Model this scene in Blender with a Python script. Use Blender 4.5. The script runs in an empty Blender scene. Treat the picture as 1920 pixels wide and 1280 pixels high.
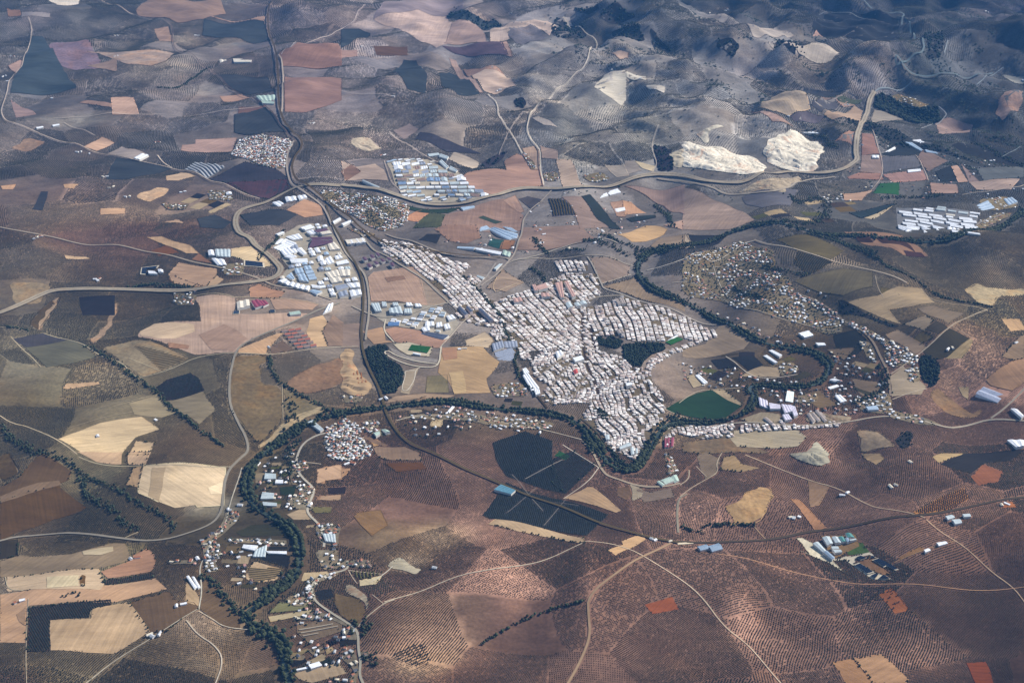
import bpy, math, random
import numpy as np
from mathutils import Vector
from mathutils.geometry import delaunay_2d_cdt
random.seed(4); rng = np.random.default_rng(7)
R = math.radians
S = bpy.context.scene
COL = S.collection

# ------------------------------------------------------------------ camera, sky, sun, exposure
CAM = (0.0, -5750.0, 2930.0); PITCH = 27.0; TH = math.tan(R(20))
cam = bpy.data.cameras.new('camera'); co = bpy.data.objects.new('camera', cam); COL.objects.link(co)
co.location = CAM; co.rotation_euler = (R(90 - PITCH), 0, 0)
cam.lens = 18 / TH; cam.clip_start = 10; cam.clip_end = 200000; S.camera = co
SUN_EL, SUN_AZ = 37, 64
w = bpy.data.worlds.new('World'); S.world = w; w.use_nodes = True
sky = w.node_tree.nodes.new('ShaderNodeTexSky'); sky.sky_type = 'NISHITA'; sky.sun_disc = False
sky.sun_elevation = R(SUN_EL); sky.sun_rotation = R(SUN_AZ)
w.node_tree.links.new(sky.outputs[0], w.node_tree.nodes['Background'].inputs[0])
w.node_tree.nodes['Background'].inputs[1].default_value = 0.08
sl = bpy.data.lights.new('sun', 'SUN'); sl.energy = 4.8; sl.angle = R(.5); sl.color = (1, .94, .85)
so = bpy.data.objects.new('sun', sl); COL.objects.link(so)
so.rotation_euler = Vector((math.cos(R(SUN_EL)) * math.sin(R(SUN_AZ)), math.cos(R(SUN_EL)) * math.cos(R(SUN_AZ)),
                            math.sin(R(SUN_EL)))).to_track_quat('Z', 'Y').to_euler()
S.view_settings.view_transform = 'Standard'; S.view_settings.look = 'None'
S.view_settings.gamma = 1; S.view_settings.use_curve_mapping = False; S.view_settings.exposure = 0.55
S.cycles.max_bounces = 3; S.cycles.diffuse_bounces = 2; S.cycles.volume_bounces = 0
S.cycles.caustics_reflective = False; S.cycles.caustics_refractive = False

# ------------------------------------------------------------------ picture point -> place on the ground
TILES = dict(Z=(0, 0, 1), A=(0, 0, .336), B=(640, 0, .336), C=(1280, 0, .336), D=(0, 420, .336), E=(640, 420, .336),
             F=(1280, 420, .336), G=(0, 850, .336), H=(640, 850, .336), I=(1280, 850, .336), J=(1040, 540, .168),
             K=(1480, 980, .1258), L=(500, 400, .1258), M=(640, 1140, .1146), N=(660, 600, .1047), O=(1390, 700, .1258),
             P=(1040, 730, .168), Q=(660, 440, .168), U=(940, 440, .168), V=(540, 730, .168), T=(430, 1040, .1875))
def zpx(t, s):
    ox, oy, k = TILES[t]
    a = np.array([[float(v) for v in p.split(',')] for p in s.split()])
    return a * k + (ox, oy)
cp, sp_ = math.cos(R(PITCH)), math.sin(R(PITCH))
def flat(P, z=0.0):
    u = (P[:, 0] - 960) / 960 * TH; v = (640 - P[:, 1]) / 960 * TH
    d = np.stack([u, cp + v * sp_, -sp_ + v * cp], 1)
    t = (z - CAM[2]) / d[:, 2]
    return np.array(CAM)[None, :2] + d[:, :2] * t[:, None]
def topx(x, y, z=0.0):
    X = x - CAM[0]; Y = y - CAM[1]; Z = z - CAM[2]
    f = Y * cp - Z * sp_; up = Y * sp_ + Z * cp
    return 960 + X / f / TH * 960, 640 - up / f / TH * 960
def pxm(x, y):                      # metres per photo pixel at a ground point
    f = (y - CAM[1]) * cp + CAM[2] * sp_
    return f * TH / 960

# relief: gentle swells plus named hills (picture point, half-widths in metres, height)
_w = []
for lam, amp, n in ((2600, 10, 7), (1100, 9, 9), (520, 4.8, 9), (330, 2.2, 7), (260, 1.1, 8)):
    for i in range(n):
        a = rng.uniform(0, 2 * math.pi); k = 2 * math.pi / (lam * rng.uniform(.75, 1.3))
        _w.append((k * math.cos(a), k * math.sin(a), rng.uniform(0, 6.28), amp * rng.uniform(.5, 1)))
HILLS = [(1150, 150, 520, 700, 130), (1215, 265, 200, 300, 55), (1330, 235, 260, 200, 110), (1500, 225, 260, 220, 130),
         (1640, 140, 330, 260, 150), (1850, 110, 420, 360, 230), (1900, 215, 220, 260, 120), (1400, 105, 420, 300, 110),
         (1290, 45, 300, 320, 120), (1185, 60, 250, 280, 90), (1120, 25, 300, 350, 120), (900, 35, 350, 400, 100), (570, 30, 220, 260, 90),
         (1100, 262, 150, 210, 60), (1080, 290, 160, 170, 40), (800, 215, 260, 200, 60), (860, 255, 230, 120, 38), (930, 300, 150, 80, -22),
         (100, 200, 500, 500, 40), (1640, 500, 420, 260, 45), (1860, 470, 260, 220, 75), (1560, 560, 260, 120, 30), (1740, 640, 90, 150, 45),
         (1700, 560, 250, 200, 25), (1810, 640, 260, 200, 40), (1530, 850, 70, 60, 32), (1600, 850, 75, 60, -30), (1380, 880, 130, 70, -14),
         (1195, 925, 70, 45, -18), (1335, 650, 120, 90, -14), (1380, 930, 200, 110, 30), (1560, 930, 160, 120, -18), (700, 1130, 60, 60, 20),
         (1050, 1090, 260, 160, 28), (800, 1180, 260, 140, 24), (1300, 1130, 240, 160, 22), (1450, 1190, 180, 120, -14),
         (420, 1170, 200, 120, 22), (60, 860, 300, 200, 20), (250, 820, 160, 120, 16), (350, 620, 300, 180, 14), (300, 560, 120, 90, -14),
         (1560, 1180, 160, 110, -14), (760, 1000, 150, 100, 16), (820, 960, 200, 60, -10), (1800, 1080, 300, 160, 20)]
_pl = [(q, a, b, k) for q, (a, b, k) in zip(flat(np.array([(1740., 318.), (1650., 225.), (1780., 410.)])), ((700, 420, .85), (260, 420, .7), (700, 350, .7)))]
_hp = flat(np.array([(h[0], h[1]) for h in HILLS], float))
def hgt(x, y):
    x = np.asarray(x, float); y = np.asarray(y, float)
    z = np.zeros(np.broadcast(x, y).shape)
    for kx, ky, ph, am in _w: z += am * np.sin(kx * x + ky * y + ph)
    z *= 1 + np.clip((x + y) / 5000, -.2, 1.2)
    for (cx, cy), h in zip(_hp, HILLS):
        z += 1.1 * h[4] * np.exp(-.5 * (((x - cx) / h[2]) ** 2 + ((y - cy) / h[3]) ** 2))
    # rugged ground on the north-eastern ranges
    m = 1 / (1 + np.exp(-(y - 2400 + .3 * (x - 500)) / 250)) / (1 + np.exp(-(x + .1 * y - 600) / 300))
    wx_ = x + 60 * np.sin(y / 130 + 1) + 25 * np.sin(y / 47); wy_ = y + 60 * np.sin(x / 150) + 22 * np.sin(x / 51 + 2)
    rg = (1 - np.abs(np.sin(wx_ / 340 + .9 * np.sin(wy_ / 330)))) ** 1.2 * 40 + (1 - np.abs(np.sin(wy_ / 300 + 1.1 * np.sin(wx_ / 240)))) ** 1.2 * 32
    rg = rg + (1 - np.abs(np.sin((wx_ + wy_) / 120))) * 20 + (1 - np.abs(np.sin((wx_ - .6 * wy_) / 74))) * 12 - 20
    z += m * (rg - 18) + .35 * (rg - 18) / (1 + np.exp(-(y - 2900) / 250))
    for (cx, cy), sx, sy, k in _pl: z *= 1 - k * np.exp(-.5 * (((x - cx) / sx) ** 2 + ((y - cy) / sy) ** 2) ** 2)
    r = np.sqrt(x * x + (y - 2000) ** 2)
    return z * np.clip((16000 - r) / 8000, 0, 1)
def gnd(P, lift=0.0):
    P = np.asarray(P, float)
    u = (P[:, 0] - 960) / 960 * TH; v = (640 - P[:, 1]) / 960 * TH
    d = np.stack([u, cp + v * sp_, -sp_ + v * cp], 1)
    z = np.zeros(len(P))
    for _ in range(40):
        t = (z + lift - CAM[2]) / d[:, 2]; q = np.array(CAM)[None, :2] + d[:, :2] * t[:, None]
        z = z * .5 + hgt(q[:, 0], q[:, 1]) * .5
    return q

# (heights are read back from the terrain grid once it is laid out)
# ------------------------------------------------------------------ colours: what the eye sees through the air -> the ground's own colour
E0 = np.array((1.27, 1.28, 1.32)); SINF = np.array((.088, .28, .66)); SIG = 1.5e-5
def s2l(hx):
    c = np.array([int(hx[i:i + 2], 16) / 255 for i in (0, 2, 4)])
    return np.where(c < .04045, c / 12.92, ((c + .055) / 1.055) ** 2.4)
def own(lin, x, y):
    d = np.sqrt((x - CAM[0]) ** 2 + (y - CAM[1]) ** 2 + CAM[2] ** 2)
    t = np.exp(-SIG * d)[..., None]
    a = (lin - SINF * (1 - t)) / (E0 * t)
    a = np.clip(a, .012, .8)
    a[..., 2] = np.minimum(a[..., 2], np.maximum(a[..., 0], a[..., 1]) * 1.05)
    return a
def calm(l, k):                    # the eye overstates a field's hue; pull it back towards grey in display terms
    c = np.where(l < .0031, l * 12.92, 1.055 * np.maximum(l, 1e-6) ** (1 / 2.4) - .055); m = c.mean(-1, keepdims=True)
    c = c + (m * np.array((1.03, 1.0, .96)) - c) * k; return np.where(c < .04045, c / 12.92, ((c + .055) / 1.055) ** 2.4)
def alb(hx, x, y): return own(calm(s2l(hx)[None], .06 if int(hx[4:], 16) > int(hx[:2], 16) + 12 else (.12 if x > 350 and y < -900 else .4)), np.array([x]), np.array([y]))[0]

# ------------------------------------------------------------------ materials
def mat(name, rough=.9, spec=.1):
    m = bpy.data.materials.new(name); m.use_nodes = True
    b = m.node_tree.nodes['Principled BSDF']; b.inputs['Roughness'].default_value = rough
    b.inputs['Specular IOR Level'].default_value = spec
    return m, m.node_tree, b
def nd(nt, t, **k):
    n = nt.nodes.new(t)
    for a, v in k.items(): setattr(n, a, v)
    return n
def noise(nt, scale, detail=4, rough=.6, vec=None, stretch=None, dist=0):
    g = nd(nt, 'ShaderNodeNewGeometry'); m = nd(nt, 'ShaderNodeVectorMath', operation='MULTIPLY')
    s = stretch or (1, 1, 1); m.inputs[1].default_value = (scale * s[0], scale * s[1], 0)
    nt.links.new(g.outputs['Position'], m.inputs[0])
    n = nd(nt, 'ShaderNodeTexNoise'); n.inputs['Scale'].default_value = 1; n.inputs['Detail'].default_value = detail
    n.inputs['Roughness'].default_value = rough; n.inputs['Distortion'].default_value = dist
    nt.links.new(m.outputs[0], n.inputs['Vector']); return n.outputs['Fac']
def rang(nt, f, a, b, lo=.25, hi=.75):
    r = nd(nt, 'ShaderNodeMapRange'); nt.links.new(f, r.inputs[0])
    for i, v in zip((1, 2, 3, 4), (lo, hi, a, b)): r.inputs[i].default_value = v
    return r.outputs[0]
def mulv(nt, col, f):
    m = nd(nt, 'ShaderNodeVectorMath', operation='SCALE'); nt.links.new(col, m.inputs[0]); nt.links.new(f, m.inputs['Scale'])
    return m.outputs[0]
def mixc(nt, f, a, b):
    m = nd(nt, 'ShaderNodeMix', data_type='RGBA'); nt.links.new(f, m.inputs[0])
    for s, v in ((6, a), (7, b)):
        if isinstance(v, tuple): m.inputs[s].default_value = v
        else: nt.links.new(v, m.inputs[s])
    return m.outputs[2]
def src(nt, kind):
    if kind == 'obj': return nd(nt, 'ShaderNodeObjectInfo').outputs['Color']
    n = nd(nt, 'ShaderNodeAttribute'); n.attribute_name = kind; return n.outputs['Color']
M = {}
def surface(name, kind='obj', layers=(), rough=.9, spec=.1, tint=None):
    m, nt, b = mat(name, rough, spec); c = src(nt, kind)
    if tint:                                     # soil patches of another hue
        f = rang(nt, noise(nt, tint[0], 3, .55, dist=1.0), 0, 1, tint[2], tint[3])
        v = nd(nt, 'ShaderNodeVectorMath', operation='MULTIPLY'); nt.links.new(c, v.inputs[0]); v.inputs[1].default_value = tint[1]
        c = mixc(nt, f, c, v.outputs[0])
    for ly in layers:
        if ly == 'streak':                       # tractor lines, each field in its own direction
            g = nd(nt, 'ShaderNodeNewGeometry'); oi = nd(nt, 'ShaderNodeObjectInfo'); mm = nd(nt, 'ShaderNodeMath', operation='MULTIPLY'); mm.inputs[1].default_value = 3.14
            nt.links.new(oi.outputs['Random'], mm.inputs[0]); vr = nd(nt, 'ShaderNodeVectorRotate', rotation_type='Z_AXIS')
            nt.links.new(g.outputs['Position'], vr.inputs['Vector']); nt.links.new(mm.outputs[0], vr.inputs['Angle'])
            vm = nd(nt, 'ShaderNodeVectorMath', operation='MULTIPLY'); vm.inputs[1].default_value = (1 / 9, 1 / 260, 0); nt.links.new(vr.outputs[0], vm.inputs[0])
            nz = nd(nt, 'ShaderNodeTexNoise'); nz.inputs['Scale'].default_value = 1; nz.inputs['Detail'].default_value = 4; nt.links.new(vm.outputs[0], nz.inputs['Vector'])
            c = mulv(nt, c, rang(nt, nz.outputs['Fac'], .84, 1.16, .3, .7)); continue
        (sc, lo, hi, st, det) = ly; c = mulv(nt, c, rang(nt, noise(nt, sc, det, .62, stretch=st), lo, hi))
    nt.links.new(c, b.inputs['Base Color']); M[name] = m; return m
surface('terrain', 'soil', ((1 / 260, .74, 1.26, (.7, 1, 1), 6), (1 / 60, .68, 1.34, (.6, 1, 1), 5), (1 / 13, .72, 1.3, None, 3)), tint=(1 / 420, (1.12, 1.02, .9), .5, .72))
surface('field', 'obj', ((1 / 150, .66, 1.3, (.45, 1, 1), 6), (1 / 34, .84, 1.16, (.25, 1, 1), 4), (1 / 9, .93, 1.07, None, 2), 'streak'), tint=(1 / 240, (1.06, 1.03, .96), .5, .7))
surface('rough_field', 'obj', ((1 / 120, .65, 1.3, None, 5), (1 / 20, .6, 1.4, None, 5)), tint=(1 / 140, (1.2, 1.02, .82), .48, .7))
surface('quarry', 'obj', ((1 / 90, .5, 1.2, (.6, 2.0, 1), 6), (1 / 22, .62, 1.25, (.5, 2.4, 1), 6)), tint=(1 / 100, (.92, .74, .66), .56, .66))
surface('crop_ribs', 'obj', ((1 / 30, .85, 1.15, None, 3),))
surface('asphalt', 'obj', ((1 / 40, .88, 1.12, None, 4),), rough=.8)
surface('town_ground', 'obj', ((1 / 35, .75, 1.3, None, 4),))
surface('wall_paint', 'obj', ((1 / 5, .9, 1.08, None, 3),), rough=.8)
surface('roofing', 'obj', ((1 / 30, .8, 1.08, None, 4), (1 / 6, .76, 1.12, (1, .3, 1), 4)), rough=.6, spec=.3)
surface('house_paint', 'tone', ((1 / 4, .86, 1.1, None, 3),), rough=.8)
surface('leaves', 'tone', ((1 / 5, .8, 1.25, None, 3),), rough=.85)
surface('crown', 'obj', ((1 / 4, .75, 1.3, None, 3),), rough=.85)
m, nt, b = mat('water', .12, .5); b.inputs['Base Color'].default_value = (.03, .045, .035, 1)
c = mixc(nt, rang(nt, noise(nt, 1 / 70, 3), 0, 1), (.02, .03, .02, 1), (.06, .075, .045, 1)); nt.links.new(c, b.inputs['Base Color']); M['water'] = m
m, nt, b = mat('pond', .1, .5)
c = mixc(nt, rang(nt, noise(nt, 1 / 20, 3), 0, 1), (.004, .005, .012, 1), (.01, .012, .02, 1)); nt.links.new(c, b.inputs['Base Color']); M['pond'] = m

# ------------------------------------------------------------------ haze
bpy.ops.mesh.primitive_cube_add(size=1); hz = bpy.context.object; hz.name = 'haze'; hz['kind'] = 'stuff'
hz['label'] = 'thin blue haze filling the air over the whole valley'
hz.scale = (130000, 130000, 3700); hz.location = (0, 2000, 2960 - 1850)
hm = bpy.data.materials.new('haze_air'); hm.use_nodes = True; n = hm.node_tree; n.nodes.remove(n.nodes['Principled BSDF'])
p = n.nodes.new('ShaderNodeVolumePrincipled'); p.inputs['Color'].default_value = (.12, .40, 1, 1); p.inputs['Density'].default_value = SIG
p.inputs['Anisotropy'].default_value = 0; n.links.new(p.outputs[0], n.nodes['Material Output'].inputs['Volume']); hz.data.materials.append(hm)

# ------------------------------------------------------------------ terrain sheet
def axis(lo, hi, step):
    core = list(np.arange(lo, hi + 1, step)); out = []; s = step; v = lo
    pre = []
    while v > -60000 + 2000 * (lo < -1e9): s *= 1.5; v -= s; pre.append(v)
    s = step; v = core[-1]
    while v < 60000: s *= 1.5; v += s; out.append(v)
    return np.array(pre[::-1] + core + out)
GX = axis(-5200, 5400, 32); GY = axis(-2900, 7700, 32)
X, Y = np.meshgrid(GX, GY); Zt = hgt(X, Y)
_i0, _j0 = int(np.argmin(abs(GX + 5200))), int(np.argmin(abs(GY + 2900)))
_n = int(10600 / 32), int(10600 / 32)
ZC = Zt[_j0:_j0 + _n[1] + 1, _i0:_i0 + _n[0] + 1]
hgt_full = hgt
def hgt(x, y):
    x = np.asarray(x, float); y = np.asarray(y, float)
    u = np.clip((x + 5200) / 32, 0, _n[0] - .001); v = np.clip((y + 2900) / 32, 0, _n[1] - .001)
    i = u.astype(int); j = v.astype(int); u = u - i; v = v - j
    return (ZC[j, i] * (1 - u) + ZC[j, i + 1] * u) * (1 - v) + (ZC[j + 1, i] * (1 - u) + ZC[j + 1, i + 1] * u) * v
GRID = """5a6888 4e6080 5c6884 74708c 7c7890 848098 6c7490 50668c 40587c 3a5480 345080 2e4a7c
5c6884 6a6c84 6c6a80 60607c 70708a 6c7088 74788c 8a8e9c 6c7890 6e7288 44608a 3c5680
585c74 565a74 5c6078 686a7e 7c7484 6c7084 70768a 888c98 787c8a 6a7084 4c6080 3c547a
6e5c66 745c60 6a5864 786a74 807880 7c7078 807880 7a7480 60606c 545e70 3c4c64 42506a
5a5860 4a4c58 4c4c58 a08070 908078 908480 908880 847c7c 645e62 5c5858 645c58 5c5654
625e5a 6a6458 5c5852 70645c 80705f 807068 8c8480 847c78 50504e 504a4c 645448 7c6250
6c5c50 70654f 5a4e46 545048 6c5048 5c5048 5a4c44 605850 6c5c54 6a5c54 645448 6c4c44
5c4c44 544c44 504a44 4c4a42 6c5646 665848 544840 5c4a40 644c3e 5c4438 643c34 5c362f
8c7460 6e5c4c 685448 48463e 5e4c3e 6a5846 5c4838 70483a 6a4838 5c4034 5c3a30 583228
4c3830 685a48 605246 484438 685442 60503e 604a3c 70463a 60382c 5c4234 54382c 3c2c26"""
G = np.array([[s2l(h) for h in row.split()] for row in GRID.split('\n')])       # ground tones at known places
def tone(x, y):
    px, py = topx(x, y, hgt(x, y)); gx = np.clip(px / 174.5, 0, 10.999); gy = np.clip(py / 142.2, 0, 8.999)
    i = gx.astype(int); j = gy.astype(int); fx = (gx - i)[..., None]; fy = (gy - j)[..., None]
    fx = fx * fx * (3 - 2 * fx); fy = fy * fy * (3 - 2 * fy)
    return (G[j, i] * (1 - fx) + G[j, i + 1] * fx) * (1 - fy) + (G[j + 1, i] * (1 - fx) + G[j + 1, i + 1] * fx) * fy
# patches where the soil is paler or redder (picture point, half-widths in px, colour, strength)
BLOBS = """830,1210,60,35,b8a070,.6 780,1235,40,25,c8b890,.5 870,1130,90,60,84704c,.7 930,1080,60,40,8c7454,.6 800,1180,80,40,74604a,.6
760,1215,50,25,a87c58,.5 985,1110,40,30,9c8060,.6 1110,1075,16,60,b0684c,.8 1210,1080,70,45,80463a,.8 1150,1190,45,30,9c6444,.6 1250,1240,60,40,8c4c3c,.6
1395,1155,25,45,c08c64,.7 1290,1165,60,40,7c4438,.7 1330,1040,60,25,8c5c48,.6 1620,960,50,30,8c5c48,.5 1600,1170,60,30,6c3c30,.6 1560,1110,80,30,88704c,.5
1480,1120,40,25,6c3c34,.7 1720,1190,60,50,4c3030,.6 1850,1140,80,40,382c2c,.6 1700,1230,60,30,705848,.5 1850,1010,80,50,5c2c28,.7 1760,960,60,30,7c4c40,.6
1860,900,70,35,7c5048,.6 1330,960,50,25,a0684c,.8 1480,960,30,30,785c48,.5 1500,1240,70,30,74604c,.5 1440,1060,60,20,7c4c3c,.6
790,870,70,20,74443c,.8 680,880,60,25,744840,.7 730,930,90,25,6c4840,.6 900,960,60,40,584c44,.6 860,1000,60,20,847868,.6 820,1010,40,18,a89c84,.7 770,1050,30,15,c0b8a0,.7
720,1010,45,30,7c7460,.6 700,960,50,12,8c5c48,.6 1000,1040,70,20,685444,.5 960,1130,25,25,b07c60,.7 1020,1180,80,50,60504a,.5
400,1180,60,40,a88c6c,.7 360,1170,40,40,8c7060,.5 430,1250,60,20,94785c,.6 330,1210,60,25,5c5048,.6 150,1240,90,20,746450,.5 470,1220,60,40,5c4c44,.7 400,950,45,15,b0a48c,.6
70,660,70,40,7c7864,.5 180,690,70,25,8c806c,.5 60,760,80,40,585048,.6 200,730,70,20,746c58,.5 280,740,60,20,746854,.5 130,700,60,30,686050,.5
60,370,50,20,74606c,.5 160,360,70,15,7c6470,.5 90,400,70,20,8c7468,.5 250,400,70,18,947868,.6 360,385,60,12,947c70,.6 350,420,70,10,7c5458,.7 120,440,120,25,74504c,.6 270,445,60,20,744444,.6
60,500,70,30,8c7868,.5 30,470,40,30,8c8078,.5 230,480,60,25,6c5450,.5 300,120,60,15,a49890,.5 250,110,60,12,a09498,.5 200,50,50,12,94909c,.5 60,30,50,12,7c748c,.5
385,170,30,14,8c8c94,.5 340,75,40,8,84848c,.6 420,80,30,8,84848c,.6 130,230,60,10,80848c,.6 170,220,30,8,80848c,.5 320,240,80,12,6c708c,.4
1140,200,70,30,a4a4a4,.8 1210,230,45,30,a0a09c,.7 1060,180,50,25,94949c,.6 1075,270,25,35,a8a49c,.8 1100,300,30,25,989088,.6 985,160,40,20,8c909c,.5 1050,130,60,20,8088a0,.5
1000,85,60,12,9094a4,.6 1200,80,40,15,9494a4,.5 1330,150,70,30,8c8c9c,.6 1420,130,70,30,80809c,.6 1350,180,60,20,9898a4,.6 1490,70,60,15,a0a0a8,.6 1540,100,60,14,a0989c,.7
1600,130,50,20,80788c,.6 1400,60,40,12,9090a4,.5 1840,100,60,30,50607c,.7 1800,90,40,30,5c6c88,.5 870,245,45,14,b4a094,.6 850,205,40,10,8c8084,.5 700,235,40,14,94949c,.5 660,225,30,10,8c8c98,.5
1600,480,60,20,746860,.6 1560,490,30,12,94806c,.6 1720,470,60,30,504c50,.5 1880,460,40,30,7c6c60,.7 1860,490,30,15,8c7c6c,.6 1830,660,35,30,b08464,.8 1830,700,30,25,9c7c5c,.8 1780,720,20,20,9c805c,.6
1790,860,60,20,94805c,.7 1850,850,50,15,746048,.5 1740,830,60,15,7c6848,.5 1480,580,40,30,645c50,.5 1570,620,30,20,706458,.5 1450,880,60,20,686054,.5 1350,940,40,20,5c544c,.5"""
import time; T0 = time.time()
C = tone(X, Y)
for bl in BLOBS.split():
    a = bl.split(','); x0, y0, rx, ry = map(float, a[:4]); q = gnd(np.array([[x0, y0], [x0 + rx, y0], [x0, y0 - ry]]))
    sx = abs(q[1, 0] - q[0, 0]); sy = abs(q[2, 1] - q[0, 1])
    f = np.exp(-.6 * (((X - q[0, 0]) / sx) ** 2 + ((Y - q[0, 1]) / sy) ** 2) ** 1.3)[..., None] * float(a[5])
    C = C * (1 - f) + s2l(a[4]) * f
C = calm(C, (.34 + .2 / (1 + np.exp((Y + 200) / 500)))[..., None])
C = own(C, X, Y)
# parcels of differing soil: nearest-seed patches, the same ones the tree rows follow
G0 = 330.0; nS = int(10600 / G0)
seeds = np.stack(np.meshgrid(np.arange(nS), np.arange(nS), indexing='ij'), -1) + rng.uniform(.1, .9, (nS, nS, 2))
seeds = seeds * G0 + (-5200, -2900)
def parcel(x, y):
    i = ((x + 5200) // G0).astype(int); j = ((y + 2900) // G0).astype(int); best = np.full(x.shape, 1e18); bi = np.zeros(x.shape, int)
    for a in (-1, 0, 1):
        for b_ in (-1, 0, 1):
            ii = np.clip(i + a, 0, nS - 1); jj = np.clip(j + b_, 0, nS - 1); q = seeds[ii, jj]
            d = (x - q[..., 0]) ** 2 + (y - q[..., 1]) ** 2; k = d < best; best[k] = d[k]; bi[k] = (ii * nS + jj)[k]
    return bi
def margin(x, y):
    i = ((x + 5200) // G0).astype(int); j = ((y + 2900) // G0).astype(int); D = []
    for a in (-1, 0, 1):
        for b_ in (-1, 0, 1):
            q = seeds[np.clip(i + a, 0, nS - 1), np.clip(j + b_, 0, nS - 1)]; D.append(np.hypot(x - q[..., 0], y - q[..., 1]))
    D = np.sort(np.array(D), 0); return D[1] - D[0]
PGAIN = np.exp(rng.normal(0, .24, nS * nS)); PBARE = rng.random(nS * nS) < .1; PHUE = rng.normal(0, .045, nS * nS)
pid = parcel(X + 14 * np.sin(Y / 90), Y + 14 * np.sin(X / 110))
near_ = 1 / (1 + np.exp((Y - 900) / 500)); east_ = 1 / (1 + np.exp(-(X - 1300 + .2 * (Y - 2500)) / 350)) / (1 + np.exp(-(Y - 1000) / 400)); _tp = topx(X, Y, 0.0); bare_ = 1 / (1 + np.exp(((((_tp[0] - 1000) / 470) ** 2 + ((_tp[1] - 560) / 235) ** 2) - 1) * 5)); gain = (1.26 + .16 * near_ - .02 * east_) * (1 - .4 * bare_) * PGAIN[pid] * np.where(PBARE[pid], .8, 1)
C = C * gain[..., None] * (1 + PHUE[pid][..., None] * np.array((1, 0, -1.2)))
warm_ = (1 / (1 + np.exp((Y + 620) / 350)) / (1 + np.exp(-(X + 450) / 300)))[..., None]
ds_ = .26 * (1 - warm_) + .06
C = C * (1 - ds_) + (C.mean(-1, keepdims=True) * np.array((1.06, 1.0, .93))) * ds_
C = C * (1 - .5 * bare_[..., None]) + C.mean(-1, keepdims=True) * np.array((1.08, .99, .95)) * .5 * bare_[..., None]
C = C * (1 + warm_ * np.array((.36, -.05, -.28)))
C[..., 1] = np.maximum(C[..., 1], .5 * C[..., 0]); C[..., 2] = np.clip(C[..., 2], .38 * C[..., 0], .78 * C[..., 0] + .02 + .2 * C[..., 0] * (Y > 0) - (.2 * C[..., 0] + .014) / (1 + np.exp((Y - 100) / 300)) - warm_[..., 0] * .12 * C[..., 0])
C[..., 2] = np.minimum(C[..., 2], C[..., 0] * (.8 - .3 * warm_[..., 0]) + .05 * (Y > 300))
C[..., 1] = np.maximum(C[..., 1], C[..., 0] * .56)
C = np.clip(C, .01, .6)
NX, NY = len(GX), len(GY)
idx = np.arange(NX * NY).reshape(NY, NX)
F4 = np.stack([idx[:-1, :-1], idx[:-1, 1:], idx[1:, 1:], idx[1:, :-1]], -1).reshape(-1, 4)
def quick_mesh(name, V, faces, smooth=False):
    me = bpy.data.meshes.new(name); k = faces.shape[1]
    me.vertices.add(len(V)); me.vertices.foreach_set('co', np.asarray(V, np.float32).ravel())
    me.loops.add(faces.size); me.loops.foreach_set('vertex_index', faces.astype(np.int32).ravel())
    me.polygons.add(len(faces)); me.polygons.foreach_set('loop_start', np.arange(0, faces.size, k, dtype=np.int32))
    if smooth: me.polygons.foreach_set('use_smooth', np.ones(len(faces), bool))
    me.update(calc_edges=True); return me
me = quick_mesh('ground', np.stack([X, Y, Zt], -1).reshape(-1, 3), F4, True)
at = me.attributes.new('soil', 'FLOAT_COLOR', 'POINT')
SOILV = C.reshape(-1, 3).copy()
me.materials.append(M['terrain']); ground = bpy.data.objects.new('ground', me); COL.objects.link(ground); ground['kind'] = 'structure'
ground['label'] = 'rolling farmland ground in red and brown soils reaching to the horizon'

# ------------------------------------------------------------------ land-cover raster (8 m cells): keeps trees and houses off each other
RC = 8.0; RX0, RY0, RW, RH = -5200, -2900, 1325, 1325
cover = np.zeros((RH, RW), np.uint8)      # 0 open grove land, 1 no olive trees, 2 main streets and parks
soiltree = np.zeros((RH, RW), bool)
cxs = RX0 + (np.arange(RW) + .5) * RC; cys = RY0 + (np.arange(RH) + .5) * RC
def inside(P, x, y):
    r = np.zeros(np.broadcast(x, y).shape, bool); n = len(P); j = n - 1
    for i in range(n):
        xi, yi = P[i]; xj, yj = P[j]
        if yi != yj: r ^= ((yi > y) != (yj > y)) & (x < (xj - xi) * (y - yi) / (yj - yi) + xi)
        j = i
    return r
def win(P, pad=0):
    a = int(max(0, (P[:, 0].min() - pad - RX0) // RC)); b = int(min(RW, (P[:, 0].max() + pad - RX0) // RC + 2))
    c = int(max(0, (P[:, 1].min() - pad - RY0) // RC)); d = int(min(RH, (P[:, 1].max() + pad - RY0) // RC + 2))
    return slice(c, max(c, d)), slice(a, max(a, b))
def stamp(P, v, arr=None):
    arr = cover if arr is None else arr
    sy, sx = win(P); 
    if sy.start >= sy.stop or sx.start >= sx.stop: return
    m_ = inside(P, cxs[sx][None, :], cys[sy][:, None]); a = arr[sy, sx]; a[m_] = v
def stampline(P, wid, v, arr=None):
    arr = cover if arr is None else arr
    for a, b_ in zip(P[:-1], P[1:]):
        sy, sx = win(np.array([a, b_]), wid)
        if sy.start >= sy.stop or sx.start >= sx.stop: continue
        xx = cxs[sx][None, :]; yy = cys[sy][:, None]; d = b_ - a; L2 = max(1e-6, (d ** 2).sum())
        t = np.clip(((xx - a[0]) * d[0] + (yy - a[1]) * d[1]) / L2, 0, 1)
        m_ = (xx - a[0] - t * d[0]) ** 2 + (yy - a[1] - t * d[1]) ** 2 < wid * wid
        s_ = arr[sy, sx]; s_[m_] = v
def at_(arr, x, y):
    i = np.clip(((np.asarray(x) - RX0) / RC).astype(int), 0, RW - 1); j = np.clip(((np.asarray(y) - RY0) / RC).astype(int), 0, RH - 1)
    return arr[j, i]

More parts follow.
